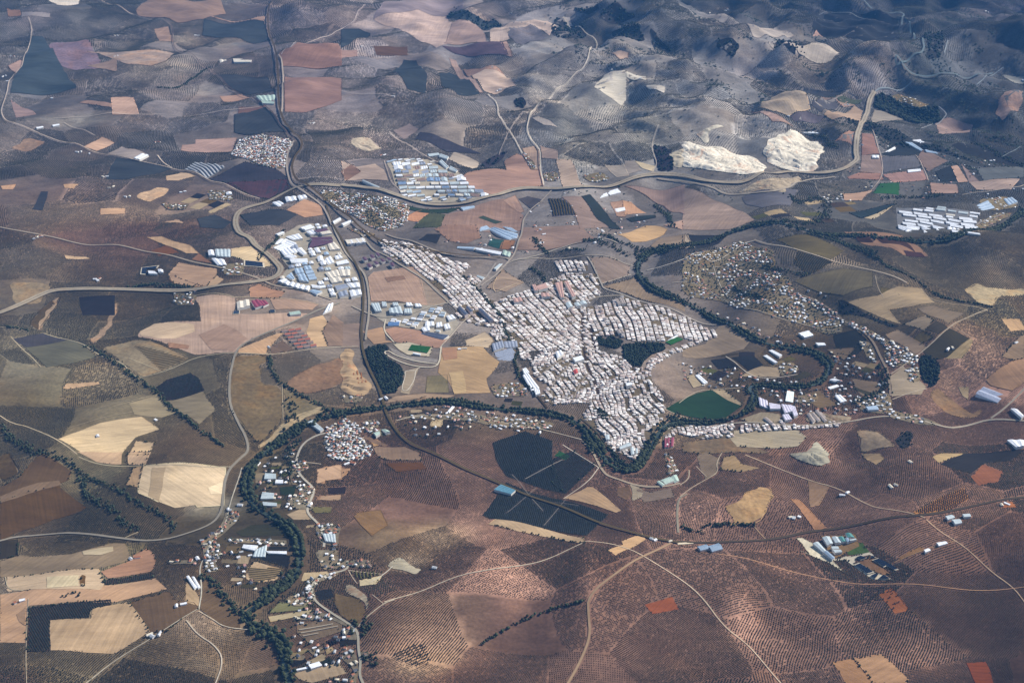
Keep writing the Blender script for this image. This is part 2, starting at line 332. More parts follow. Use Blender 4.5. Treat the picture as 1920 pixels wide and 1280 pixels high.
# ------------------------------------------------------------------ draped sheets
def link(name, me, m_, kind=None, parent=None, label=None, cat=None, group=None):
    o = bpy.data.objects.new(name, me); COL.objects.link(o)
    if m_ is not None and len(me.materials) == 0: me.materials.append(m_)
    if kind: o['kind'] = kind
    if parent: o.parent = parent
    if label: o['label'] = label
    if cat: o['category'] = cat
    if group: o['group'] = group
    return o
def densify(P, step, closed=True):
    out = []; n = len(P)
    for i in range(n if closed else n - 1):
        a, b_ = P[i], P[(i + 1) % n]; k = max(1, int(np.hypot(*(b_ - a)) / step))
        for t in range(k): out.append(a + (b_ - a) * t / k)
    if not closed: out.append(P[-1])
    return np.array(out)
def soften(P, closed=True, it=1):
    for _ in range(it):
        Q = []
        n = len(P)
        if closed:
            for i in range(n): a, b_ = P[i], P[(i + 1) % n]; Q += [a * .85 + b_ * .15, a * .15 + b_ * .85]
        else:
            Q = [P[0]]
            for i in range(n - 1): a, b_ = P[i], P[i + 1]; Q += [a * .75 + b_ * .25, a * .25 + b_ * .75]
            Q.append(P[-1])
        P = np.array(Q)
    return P
def sheet(name, P, m_, lift, colour=None, kind='structure', label=None, step=None, wob=0, bench=0):
    step = step or max(16, min(32, np.ptp(P, 0).max() / 6)); B = densify(P, step * .7)
    if wob:
        B = B + np.stack([np.sin(B[:, 1] / 23 + B[:, 0] / 41), np.sin(B[:, 0] / 29 + 2)], 1) * wob
    x0, y0 = B.min(0); x1, y1 = B.max(0)
    gx, gy = np.meshgrid(np.arange(x0 + step * .5, x1, step), np.arange(y0 + step * .5, y1, step))
    gx = gx.ravel() + rng.uniform(-.01, .01, gx.size); gy = gy.ravel() + rng.uniform(-.01, .01, gy.size)
    k = inside(B, gx, gy); I = np.stack([gx[k], gy[k]], 1)
    V2 = np.concatenate([B, I]) if len(I) else B; n_ = len(B); c0 = V2.mean(0)
    r = delaunay_2d_cdt([Vector(v - c0) for v in V2], [(i, (i + 1) % n_) for i in range(n_)], [], 1, .01)
    V = np.array([(v.x, v.y) for v in r[0]]) + c0; z = hgt(V[:, 0], V[:, 1]) + lift
    if bench:
        e_ = (V[:, 1] + 40 * np.sin(V[:, 0] / 75 + .8 * np.sin(V[:, 1] / 44)) + 20 * np.sin(V[:, 0] / 31 + V[:, 1] / 57)) / (46.0 + 22 * np.sin(V[:, 0] / 130)); e_ = e_ - np.floor(e_); dq = np.min([np.hypot(V[:, 0] - a[0], V[:, 1] - a[1]) for a in B[::2]], 0)
        z = z + np.clip(dq / 25, 0, 1) * bench * (np.clip(e_ * 4.5, 0, 1) - e_) + np.clip(dq / 25, 0, 1) * (1.6 * np.sin(V[:, 0] / 27 + V[:, 1] / 19) + 1.2 * np.sin(V[:, 0] / 14.0 + 2))
    fs = np.array([f for f in r[2] if len(f) == 3])
    if not len(fs): return None
    o = link(name, quick_mesh(name, np.column_stack([V, z]), fs, True), m_, kind, label=label)
    if colour is not None: o.color = (*colour, 1)
    return o
def strip(name, P, wid, m_, lift, colour, kind='structure', label=None, soft=2):
    P = densify(soften(P, False, soft), 22, False)
    k_ = np.concatenate([[True], np.hypot(*(P[1:] - P[:-1]).T) > 1.0]); P = P[k_]
    d = np.gradient(P, axis=0); d /= np.maximum(1e-6, np.hypot(d[:, 0], d[:, 1]))[:, None]; nrm = np.stack([-d[:, 1], d[:, 0]], 1)
    wv = wid if np.ndim(wid) else np.full(len(P), wid)
    L = P + nrm * wv[:, None] / 2; Rr = P - nrm * wv[:, None] / 2
    V = np.stack([L, Rr], 1).reshape(-1, 2); n_ = len(P)
    f = np.array([(2 * i, 2 * i + 1, 2 * i + 3, 2 * i + 2) for i in range(n_ - 1)])
    o = link(name, quick_mesh(name, np.column_stack([V, hgt(V[:, 0], V[:, 1]) + lift]), f), m_, kind, label=label)
    if colour is not None: o.color = (*colour, 1)
    return P

# ------------------------------------------------------------------ fields: kind, tile, colour as seen, outline
FIELDS = """f A c0bcc2 265,0 445,0 440,25 320,30
f A 90707a 40,50 110,60 115,90 50,95
f A 8a8a98 120,70 280,75 280,100 115,100
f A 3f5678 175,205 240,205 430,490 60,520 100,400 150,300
f A a88a92 45,370 115,335 130,345 105,400 90,410
r A 77708a 265,240 450,230 560,330 560,390 350,380 300,330
r A 9a8a92 450,290 720,290 980,290 940,340 860,370 700,360 640,330 560,300
f A 8a7884 490,370 650,330 650,400 560,385
f A a4868a 860,165 940,150 965,235 890,230
f A b8938f 620,545 745,548 775,640 630,640
f A 9e7f84 445,575 480,562 620,580 620,600
f A 8c7886 760,60 830,0 1230,0 1260,80 1130,110 990,130 880,100 770,90
f A 80657a 870,40 990,35 1005,130 890,100
f A a88a90 1150,85 1480,95 1470,120 1250,115
f A 3c5272 1140,110 1470,120 1510,230 1350,220 1130,200
f A 8a6a7a 1560,300 1810,250 1905,290 1905,370 1580,370
f A 90707e 1590,430 1905,440 1905,560 1800,600 1700,630 1590,625
f A b58c8a 1225,540 1350,527 1395,550 1250,570
f A 3a4c70 1215,420 1490,430 1530,510 1400,530 1290,500
f A 3e4f70 1310,640 1480,600 1640,740 1310,740
f A ad8b90 1090,780 1320,770 1290,850 1110,850 1010,840 1020,810 1090,805
f A bb948a 470,820 570,765 640,800 540,845
f A b89a88 925,985 1010,965 1090,985 1000,1010 930,1010
r A c09c84 740,1100 870,1045 960,1060 850,1130
f A 384a6c 590,1000 650,880 750,895 960,940 880,970 720,1000
f A 3c4868 1170,1000 1370,905 1550,950 1600,990 1615,1050 1500,1110 1420,1100
f A 4c4660 1240,1025 1400,1015 1600,1000 1612,1050 1500,1110 1420,1095
f A bd8a78 1600,1175 1700,1115 1790,1150 1805,1200 1700,1215
f A c79c84 910,1240 990,1225 1030,1250
f A c4977f 560,1165 700,1165 700,1195 560,1200
f A c8987c 355,1030 440,1030 410,1055 360,1050
f A c0907a 5,1040 90,1030 70,1060 15,1060
f A 3c4a64 180,1170 230,1070 270,1070 235,1175
f A 7c86a0 1030,950 1090,908 1255,935 1155,998
f A 98909c 600,860 680,820 830,870 750,895
f A 3a4a6a 1100,1220 1200,1200 1290,1240 1250,1275 1120,1270
f A 8c788c 60,560 180,620 200,640 90,660
r A 8a7478 60,830 150,770 260,790 160,850
f A 3e4c68 1340,1200 1500,1170 1660,1200 1560,1260 1400,1260
f A 6f5a72 1330,600 1480,590 1480,600 1330,640
f B b8a0a8 180,110 430,55 640,50 640,80 580,100 620,130 590,250 530,270 380,190 290,155
f B 9c8694 620,130 650,110 720,125 790,175 810,240 700,245 575,245
s B 3f5578 580,100 640,40 700,70 820,130 860,110 900,150 800,180 720,120 640,110
f B 8b8698 200,60 300,20 380,0 680,0 680,50 430,55 180,110
f B b5a2a8 830,170 1000,125 1150,120 1200,150 1160,200 1080,150 930,180 940,220 830,235
r B 6a7086 920,180 1080,150 1150,210 1100,230 980,250
f B 9a7f8c 890,240 920,230 955,320 925,315
f B 3c5276 0,165 100,165 160,190 150,220 0,270
f B 9a7c8a 0,280 90,280 90,315 0,330
f B 5c5068 180,260 370,260 370,310 200,310
f B 5a5874 560,260 890,235 930,310 700,315
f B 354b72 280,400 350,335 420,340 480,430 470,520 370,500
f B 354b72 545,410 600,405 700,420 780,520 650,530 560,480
f B a88488 680,390 880,385 910,420 710,430
f B b8a0a0 710,430 910,420 980,480 860,530 800,510
f B 9a8490 600,325 640,340 730,440 790,520 770,520
f B c6c2be 1410,490 1510,385 1590,400 1590,560 1560,590
f B cfccc8 1590,400 1700,430 1700,450 1590,430
f B bcbabe 1700,480 1810,490 1800,520 1720,500
f B c0a09c 1510,300 1545,285 1600,295 1600,330
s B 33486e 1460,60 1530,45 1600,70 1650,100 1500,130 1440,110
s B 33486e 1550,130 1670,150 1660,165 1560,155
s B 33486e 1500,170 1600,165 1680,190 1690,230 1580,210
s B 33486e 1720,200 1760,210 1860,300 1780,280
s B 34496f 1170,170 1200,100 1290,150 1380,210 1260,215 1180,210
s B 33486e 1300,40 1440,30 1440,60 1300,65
f B c0b8c0 1230,100 1275,100 1290,150 1250,140
f B a39ca4 1065,660 1100,650 1180,690 1210,715 1130,700
s B 2c3e60 965,560 1000,540 1040,580 1010,605 970,590
f B b29a94 1200,890 1280,895 1360,1050 1240,1045
f B aa8f90 1110,815 1205,845 1205,890 1120,885
f B a88080 660,1000 700,965 780,950 820,945 920,950 910,900 980,860 1010,870 1060,950 1110,950 1130,1040 1000,1050 870,1090 820,1085 700,1030
f B a88c88 1010,830 1080,815 1110,850 1110,950 1060,945 1050,900
f B b0a3a0 600,890 630,850 770,910 740,945
f B b59c98 0,900 80,935 190,915 240,950 260,1010 130,1000 20,1010
f B 8a6a70 0,960 60,920 110,960 30,1010
q B c8b8a8 50,770 160,770 230,830 130,850 60,810
f B 8c7f90 290,730 380,690 430,720 350,780
f B 3e4a68 410,780 440,740 560,770 720,830 780,860 600,850
s B 3c4866 780,920 840,870 900,850 940,850 880,900 800,940
f B 9e9698 1470,920 1580,920 1605,980 1540,990
f B 8d8890 1580,900 1640,900 1680,950 1600,975
f B c8b498 1640,900 1750,930 1740,960 1680,940
s B 303f66 1735,810 1830,820 1860,950 1760,960
q B cdc2b0 1830,860 1870,840 1912,830 1912,935 1860,930
f B c07f6c 340,1220 420,1180 480,1165 500,1185 430,1240
f B 2f4a4c 370,1150 670,1160 600,1190 380,1170
f B 4d5a5a 430,1240 500,1185 580,1200 550,1270 400,1275
f B 8e7278 580,1200 900,1110 970,1150 1015,1200 1010,1285 540,1285
f B a07f80 900,1120 970,1090 1020,1180 1000,1190
f B 38505a 765,1215 790,1205 900,1240 860,1250
f B 4a5166 990,1110 1040,1095 1120,1115 1070,1170 1040,1150
g B 54586e 1155,1110 1230,1110 1310,1200 1180,1210
f B 8a767e 1230,1100 1340,1100 1500,1270 1330,1280 1310,1200
f B 2c4257 1340,1095 1390,1085 1480,1190 1560,1280 1500,1275
f B 2c4257 1590,1220 1750,1200 1755,1215 1620,1240
f B c08c78 1570,1120 1620,1130 1700,1190 1580,1200
f B a07c78 1500,1130 1570,1120 1580,1200 1590,1210 1540,1210
f B 937b84 1580,1040 1915,1030 1915,1200 1800,1150 1700,1090
f B b8908a 1800,1260 1905,1230 1905,1285
f C 1f3c66 790,90 850,70 1200,110 1210,230 1050,260 820,210 720,150
f C b08c94 710,190 745,168 810,212
f C a09ca8 290,150 600,180 620,200 540,210 400,210
f C a09ca4 480,240 650,260 850,285 920,320 830,340 650,300
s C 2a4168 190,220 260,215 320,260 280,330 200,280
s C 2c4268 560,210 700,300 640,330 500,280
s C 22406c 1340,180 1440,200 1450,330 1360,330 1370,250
f C b5a298 430,600 520,560 560,555 710,610 590,650 500,620
f C a88a90 380,625 500,630 620,710 500,680
f C 546078 600,530 700,500 860,510 980,545 800,545
f C a0868c 640,520 690,520 960,590 900,600
f C 4d6068 800,545 900,540 1000,560 990,580 870,565
f C 4a5670 720,590 790,560 870,590 780,630
f C a58c88 790,640 960,590 1005,620 990,685 840,670
f C 5c6078 600,650 690,620 790,650 760,690 620,680
f C 8a8890 1050,670 1070,615 1230,670 1060,685
w C 20375a 1060,540 1150,520 1200,570 1280,610 1400,600 1430,600 1440,690 1330,690 1230,670 1080,610
f C 96808c 1410,690 1480,655 1620,700 1600,740 1430,750
f C 8f6a78 1000,745 1060,750 1100,860 1000,870
f C 8a7884 1000,870 1110,870 1110,970 990,960
f C ab7f80 850,790 930,730 970,740 960,820
f C 9a7078 920,990 990,965 1110,970 1120,1005 930,1000
f C 23415f 1110,860 1230,800 1340,850 1200,880
f C 5c6478 1110,880 1300,870 1330,930 1120,965
f C a07884 1120,975 1340,950 1370,1005 1180,1020
f C 2a5f58 1060,1080 1100,1025 1210,1020 1205,1090
f C 24405c 1410,960 1500,925 1530,1010 1440,1015
f C b8908c 1500,930 1530,925 1590,1015 1540,1020
f C 8a7888 1550,910 1660,1020 1600,1020
f C 9a7c82 1380,1020 1530,1030 1540,1080 1390,1080
f C a28c90 1600,1020 1880,1000 1830,1060 1640,1060
f C 7c6c7c 1310,880 1340,840 1480,900 1370,960
f C 5c6878 1640,940 1905,930 1905,990 1680,1010
q C f0ebe0 450,830 480,790 560,740 650,740 780,800 790,850 750,890 750,960 640,960 520,930 470,900
q C f0ebe0 0,790 70,810 200,820 290,860 400,880 470,930 430,970 280,970 60,940 0,930
q C e0dacc 70,750 200,700 240,710 150,740 140,800 120,800
q C b8a898 300,1085 400,1020 480,1000 650,980 660,1010 600,1040 560,1080
f C 9a8486 0,1040 130,1090 330,1180 400,1230 260,1280 0,1280
f C 5d6478 330,1100 640,1060 600,1150 450,1160 350,1140
f C 2a4462 930,1190 1160,1140 1190,1140 1000,1220
f C b0a08c 1010,1215 1190,1135 1060,1225
f C b58c80 890,1080 1060,1060 1000,1120 900,1120
f C 8a9098 1780,420 1905,425 1905,470 1830,455
r C 8a7888 1740,620 1860,540 1900,590 1780,690
f C 1c3560 1500,810 1640,790 1900,870 1905,940 1700,900
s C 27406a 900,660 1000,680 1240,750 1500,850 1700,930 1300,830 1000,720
f D c4a082 360,175 480,185 500,195 370,195
f D c29a7c 820,75 900,70 1060,120 1110,165 1040,165 900,110
f D 7d4f50 840,150 930,120 1000,160 890,180
f D d8ba92 1290,140 1400,125 1440,160 1520,230 1480,240 1370,205 1290,180
f D b8907c 940,280 1000,215 1210,250 1210,285 1150,350 970,330
f D 8f6360 1070,200 1110,165 1190,220
f D c8a080 1150,345 1210,290 1250,310 1200,350
f D b07c6c 1390,360 1440,335 1590,380 1560,415 1400,410
f D b4948a 1085,410 1310,410 1310,500 1530,500 1720,500 1560,590 1400,640 1310,715 1090,730 980,690 870,650 770,630 780,600 860,560 960,545 1120,545 1115,470
o D ccac90 780,600 860,560 960,548 1080,560 1090,600 980,640 880,640 790,625
o D a07468 940,660 1060,680 1050,700 940,690
o D a8857c 1110,620 1250,560 1330,600 1380,640 1300,710 1180,700
f D b08c80 1500,410 1720,430 1780,450 1740,480 1540,480
f D c49676 1330,700 1500,630 1590,600 1500,690 1480,730 1330,722
f D 6e5e64 1510,690 1580,650 1640,700 1520,725
f D c8a07c 1710,600 1730,530 1800,510 1830,550 1800,600 1830,680 1740,690
f D 88706e 1800,600 1830,550 1860,505 1915,550 1915,680 1830,680
f D 5f6768 140,690 400,645 540,740 400,780 260,800
f D 444c60 70,640 240,610 400,645 150,690
r D 8c8070 560,690 760,645 860,660 1070,750 900,820 780,860 690,770
f D c29a7a 350,915 370,890 550,880 555,895 370,920
f D 8e8270 940,990 1130,935 1200,1040 1110,1120 1000,1050
g D 343848 870,910 930,870 1060,830 1110,860 1140,930 980,980 920,985
r D 75675a 1305,735 1480,735 1490,770 1450,790 1460,890 1570,900 1580,1090 1450,1225 1380,1160 1290,1040 1290,800
r D 7b7262 1580,910 1650,950 1800,1010 1600,1110
r D b09c7c 1450,1230 1600,1100 1780,1010 1820,1040 1700,1080 1560,1190 1450,1250
r D 8a6a60 1590,885 1750,790 1915,740 1915,900 1700,950 1620,920
f D d8b88c 325,1200 560,1110 790,1075 890,1145 760,1190 690,1265 680,1280 460,1280
f D d0ac84 720,1285 760,1210 860,1220 840,1285
f D 2c3448 440,410 640,400 640,510 460,510
f D 9a8c74 720,1000 880,950 920,1010 990,1050 900,1080 750,1060
r D 4c4c58 250,450 340,400 330,430 210,600 160,560
r D 9a8478 200,590 300,420 335,405 240,570 220,600
r D 9a8074 500,650 560,600 650,440 665,440 600,600 530,670
r D 8a7c70 50,320 300,340 220,440 90,460
f D 8a6a60 960,330 940,300 970,290 1150,350 1100,360
f E b08c82 150,300 180,270 400,240 440,290 480,455 310,430 170,430
f E 988680 400,240 600,420 560,460 480,455 430,290
o E 94706c 240,300 350,290 360,310 260,325
f E a87c74 240,590 300,575 450,600 590,650 550,690 470,690 380,670 300,655
f E b58a72 120,600 230,575 250,650 300,660 180,670
f E c4b8a2 290,670 380,660 510,690 490,740 370,730 320,700
f E 8a8890 260,680 300,700 380,740 540,755 535,772 400,770 290,720
f E b8926e 560,690 640,685 790,685 880,770 870,800 810,860 830,940 640,950 600,880 540,830 560,720
o E b07c68 560,690 640,690 650,750 570,760
o E c8a476 600,830 680,820 700,940 630,950
f E 7a7462 480,850 590,840 600,940 470,940
f E a08474 240,1000 300,960 470,945 640,955 600,970 420,975
q E c8a27c 0,700 60,700 80,820 170,880 150,960 40,950 0,930
f E 8c6c70 520,30 570,10 750,10 780,80 700,110 600,95
f E 2a3b50 430,90 480,55 560,60 530,110
f E 2f5a66 820,120 840,80 910,90 890,140
f E a06a5c 880,140 910,90 970,95 950,145
f E 8c747a 970,150 1010,20 1340,10 1430,80 1270,120 1130,150
f E 907e80 1390,190 1500,190 1610,230 1600,290 1480,330 1440,325
f E c89c74 1540,60 1700,10 1820,30 1800,60 1700,100 1620,100
f E 8a7a78 1710,140 1780,80 1915,60 1915,140
f E a08880 810,360 900,250 1020,330 920,380
f E 8f7c74 1460,350 1640,300 1700,380 1915,440 1915,490 1750,440 1600,390
f E 8a7064 380,1000 470,960 600,965 560,975
f E 8a7678 0,560 100,555 100,690 0,690
f E a09080 330,940 360,820 430,800 400,900 380,950
f E c0a890 690,650 800,600 850,650 820,690 700,680
g Z 262d3a 923,830 985,808 1035,826 1035,860 1060,925 950,893 930,860
g Z 2b313e 1075,845 1118,872 1060,925 1035,905 1036,862
g Z 23293a 905,965 950,905 1040,935 1140,965 1100,1003 1000,985 920,972
f P b08872 0,760 120,790 190,730 340,800 250,890 0,820
o P 2a5a50 0,745 50,690 170,745 125,790 20,750
f Z a88c6c 810,780 830,778 828,800 806,800
f Z 6c4840 720,868 790,868 800,880 745,885
g V 8c6c64 0,0 1,0 1,1
f V b58468 310,1040 340,900 430,860 690,880 690,900 640,950 600,1000 420,1000 400,1050
f V 9a7060 300,1190 480,1180 585,1170 570,1200 330,1240
f V 2e3444 450,1100 640,1080 640,1160 460,1165
f V 8a7068 940,640 1300,640 1450,700 1490,790 1200,790 1080,780 980,720
f V c08c60 930,590 1000,560 1075,610 960,640
f V 8a6c64 820,530 880,520 1120,620 1080,640 950,600
f V c8b08a 1590,400 1620,310 1730,300 1720,400 1700,415
w E 20304c 110,700 240,670 260,700 250,750 330,790 355,860 310,940 220,950 190,860 120,760
w J 1f2e4a 440,600 480,540 560,580 640,540 720,570 760,600 740,640 700,680 560,660
w J 1f2e4a 760,640 900,620 1230,620 1240,680 1100,740 1020,770 980,880 850,880 780,800 760,720
w P 202f48 400,260 500,190 600,300 610,350 480,340
w P 24314a 610,640 700,740 830,860 800,890 700,850 640,740
f P 3c3c4a 1500,700 1600,680 1780,700 1560,690
f P 7c706a 1580,740 1700,700 1850,780 1800,950 1680,1000 1620,860
f P 7a6e6c 900,1100 1060,1150 1300,1100 1340,1200 1000,1260
q P a89c8c 830,1040 980,1110 960,1200 880,1240 850,1160
f P 6a5a58 700,1100 830,1080 860,1180 800,1230 700,1180
w R0 20304c 0,0
f F 8f7e76 0,740 0,690 130,670 200,570 330,560 400,620 340,700
f F 1f3344 160,760 240,750 310,800 200,810
f F 1f3344 270,745 400,740 450,790 370,820
f F a08c7a 320,850 420,790 560,800 540,850 400,850
f F 1f4a44 -20,990 90,940 160,925 240,980 330,1015 240,1080 110,1085 -60,1050 -90,1030
f F a8947c 160,925 230,925 330,1000 330,1015 240,980
f F a0907c 20,850 60,840 110,900 60,915
f F 1e3550 20,60 250,60 200,110 80,140
f F a09088 0,60 30,60 70,130 0,140
f F 8c6a68 900,45 1220,65 1290,110 1370,180 1230,175 1130,130 1000,110
o F 3e3448 940,60 1030,62 1065,105 980,100
o F 3e3448 1070,70 1220,80 1300,160 1120,110
o F 3e3448 1230,150 1330,160 1355,185 1250,182
r F a8977c 1570,370 1640,330 1700,360 1915,360 1915,395 1760,400 1730,460 1650,440
f F 9c8874 920,440 1090,400 1200,350 1330,360 1410,440 1280,460 1150,480 1220,560 1060,500
f F 5c5a54 1100,350 1150,360 1240,410 1200,430 1110,400
s F 28303c 860,420 900,430 1210,570 1180,580 960,510 880,500
f F 7a6e6c 1310,470 1400,455 1570,500 1480,560 1370,510
f F 8a7c74 1230,560 1360,510 1400,540 1350,600
f F 464a54 1350,590 1410,540 1480,580 1430,615
f F 5c5854 1280,640 1340,600 1400,630 1330,670
f F 8c7870 1130,620 1200,590 1280,640 1360,690 1300,730 1150,640
f F 40464f 1340,710 1490,585 1600,640 1480,740 1400,760
f F a08a6c 1470,750 1600,640 1620,650 1600,700 1560,750
f F b08a6c 1780,530 1880,530 1915,590 1830,600
f F b0826a 1690,870 1850,760 1915,750 1915,880 1840,930 1720,900
f F b59a78 1540,910 1600,910 1590,980 1560,960
r F 86695c 1380,980 1410,910 1530,990 1600,1060 1680,1030 1640,1080 1480,1060
w F 1f2838 1320,740 1380,730 1430,760 1430,880 1380,920 1330,850
f F 96887c 1160,850 1230,790 1290,850 1360,910 1330,950 1170,965
f F 5f6060 620,320 700,290 900,250 1060,270 1060,350 900,400 760,380
f F 5a5a58 520,90 700,60 900,150 820,200 640,150
g F 4c4c4c 640,150 780,180 840,215 760,260 700,290 620,220
f F 2c3c4c 840,620 960,590 1040,660 960,740 860,720
f F 746664 800,700 960,690 900,760
f F 7a6a66 940,860 1080,880 1110,930 1000,960
f F 3a4844 920,890 1060,940 1040,960 940,910
f F 6a5c58 650,960 760,930 860,1010 760,1030
f F 8c7468 1780,740 1905,620 1905,750 1850,760
f F 9a8c7c 320,1090 440,1050 540,1060 560,1100 420,1120
r F 988474 970,1150 1100,1160 1190,1240 1000,1285
q F 9c8c7c 680,1050 860,1060 960,1080 900,1110 700,1110
f F b0a28c 230,1160 640,1150 690,1190 640,1240 300,1240
r F 7c6a60 0,1220 230,1180 420,1240 500,1280 0,1280
s F 1c2636 1190,1200 1240,1150 1280,1170 1280,1240 1210,1250
f G 665350 0,190 100,140 220,0 400,100 380,150 320,170 340,180 0,270
f G 5e4a48 0,270 330,180 490,300 440,330 300,370 100,440 0,490
o G 826a60 0,240 220,165 330,150 340,175 100,250 0,275
r G 5c504e -10,160 -10,20 40,0 60,20 120,110
f G d8ba94 770,180 800,70 1260,80 1250,290 1100,300 1090,285 980,305 880,270 770,220
f G bc9470 705,175 745,80 800,70 770,190
o G b89c7c 850,80 925,78 890,270 830,235
o G e2c8a0 1160,190 1245,160 1250,230 1180,230
f G c8a080 430,-10 680,-10 680,60 540,50
f G c8a080 715,-10 840,-10 810,65 715,60
f G 8f7b6a 0,600 100,570 400,560 640,500 700,500 735,590 560,640 0,690
o G b5a488 460,545 630,520 630,545 560,570 470,565
f G b07c68 560,660 740,590 740,570 820,530 860,560 870,620 840,660 600,695
f G c8a888 40,690 550,645 580,730 560,760 40,770
o G d0bc94 260,690 440,680 440,740 260,750
f G c49474 0,785 590,735 870,695 930,755 640,830 380,830 160,850 140,1055 0,1055
o G a07c68 90,900 140,860 140,960 110,940
f G c8a27c 280,930 510,920 520,860 720,830 840,990 700,1080 640,1120 280,1100
f G 6e5850 720,830 940,770 980,820 1080,830 1110,860 930,990 840,1000
f G b09070 1040,720 1070,730 1110,800 1110,850 1030,830
f G 6c5850 1120,870 1140,710 1200,730 1330,880 1340,980 1250,970
f G 3a4238 0,490 100,480 100,570 0,590
f G 37463a 1320,440 1400,400 1560,390 1610,430 1580,455 1350,460
r G b5987a 1370,700 1380,640 1430,600 1590,640 1540,700 1430,720
f G 252e3c 1455,590 1500,550 1610,570 1610,640 1560,620
f G a89878 1500,910 1740,870 1740,890 1510,940
f G 6f7458 1500,890 1560,830 1740,820 1700,870
f G 7c6a60 1660,960 1905,900 1905,990 1720,1050 1660,1000
f G c89a7c 1770,90 1905,60 1905,140 1830,150 1770,170
f G b08c74 1790,240 1905,230 1905,260 1780,260
f G a89078 1600,340 1700,300 1760,370 1640,370
g G 3c3c3c 165,860 620,815 620,845 510,870 500,915 280,930 280,1100 150,1105 150,950
g G 3c3c40 585,705 850,665 855,690 590,730
s G 6c5040 455,680 480,690 485,740 450,745
s G 6c5040 345,785 465,770 465,800 350,805
f G 6c6c54 1700,280 1750,300 1850,300 1850,330 1760,330
f G 8c7c6c 1420,110 1475,110 1475,165 1425,165
f G 2f4440 1560,190 1650,180 1640,230 1570,230
f T 8a7a5c 610,990 780,930 790,960 620,1040
f T 26303c 600,1060 740,1010 780,1060 640,1120
f T b09a78 790,1060 920,990 960,1000 950,1060 830,1080
o T 26402c 915,1070 990,1030 1030,1060 1020,1085 935,1105
f T b5987a 640,1180 920,1120 1100,1080 1180,1180 900,1260 820,1280 700,1240
f T 3a3440 970,860 1090,830 1110,880 1000,920
f T 2c3640 1100,850 1270,840 1270,890 1120,920
f T b0946c 960,950 1030,920 1050,960 970,1000
f T b8a07c 750,180 980,160 990,180 900,230 830,240 720,270
f T c0ac84 1300,270 1500,210 1540,200 1400,290 1310,300
q T b8a890 1150,310 1220,310 1400,400 1380,480 1350,540 1340,460 1200,400
f T 74604f 1060,380 1300,440 1360,560 1300,700 1240,690 1110,600 1050,480
f T 24242e 850,370 950,340 1020,340 1050,420 960,440 900,450
f H b89878 820,395 870,360 1350,470 1360,500 1200,475 970,430
f H c4a07e 1490,540 1570,510 1560,490 1680,445 1700,480 1630,520 1530,570
f H b08c70 1240,250 1370,190 1400,190 1560,320 1530,330
f H 8c6850 70,350 90,330 220,315 260,400 170,460 110,400
f H 9c5a4c 1690,840 1850,800 1880,870 1740,895
q H c8bca0 250,620 340,580 420,640 460,640 400,680 340,660 270,640
f H c8b890 100,710 230,680 190,730 100,740
f H b07a5c 0,90 50,85 30,120 0,125
r I a4886c 240,290 300,270 400,200 430,185 490,190 500,240 440,370 390,395 250,395 280,360
f I 8c7468 700,150 820,180 760,290 710,300
f I a07864 600,255 650,260 800,415 740,430 660,320
f I a06450 1100,790 1160,745 1210,800 1255,860 1250,880 1180,895
f I a07a62 835,1165 950,1145 1060,1285 910,1285
f I a8846c 955,1145 1110,1120 1260,1260 1240,1290 1065,1285
f I 8a4c3c 1580,1170 1690,1160 1740,1290 1640,1290
f I 8c5c54 1610,130 1680,60 1790,100 1760,160 1650,180
f I b09878 1390,20 1440,0 1580,0 1430,55
f I a08a74 1000,0 1100,0 1125,30 1080,65 1020,30
g I 8a6450 1290,330 1450,240 1570,190 1600,250 1500,310 1300,350
f I 2c3840 1440,60 1580,0 1905,-20 1830,40 1690,50 1610,110
f I 8c6c58 1200,580 1330,520 1360,540 1220,590
f I 9c6450 1770,280 1840,270 1860,300 1790,305
q I bcb8a8 600,0 800,0 840,60 760,70 640,40
f I 94806c 210,90 230,20 290,10 330,60 430,80 330,105
f K d0c8b4 100,230 190,225 340,300 640,560 820,740 600,600 330,490 170,420 290,460 180,300
f K d4cab8 640,560 860,500 1210,440 1300,530 1200,480 1000,520 960,620 1060,600 1250,730 1300,760 1420,770 1540,850 1400,860 1230,840 960,640 850,560
f K 8c6c5c 1000,600 1200,510 1440,700 1500,760 1400,780 1260,720
f K 4a6a4c 860,430 1010,370 1000,300 1090,300 1210,440 880,480
f K 88705c 480,200 980,170 1050,350 850,440 760,500 640,540
q O bcb8a8 960,1180 1060,1050 1160,1020 1200,1120 1320,1230 1260,1290 980,1290"""
GROVE_DARK = []
FI = 0
flist = []
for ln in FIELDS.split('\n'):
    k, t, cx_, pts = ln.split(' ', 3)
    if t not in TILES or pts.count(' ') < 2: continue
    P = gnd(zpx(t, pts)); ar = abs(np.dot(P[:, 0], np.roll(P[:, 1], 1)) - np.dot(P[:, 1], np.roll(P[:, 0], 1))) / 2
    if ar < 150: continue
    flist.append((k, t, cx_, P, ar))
TRIWOOD = []; MARG = []
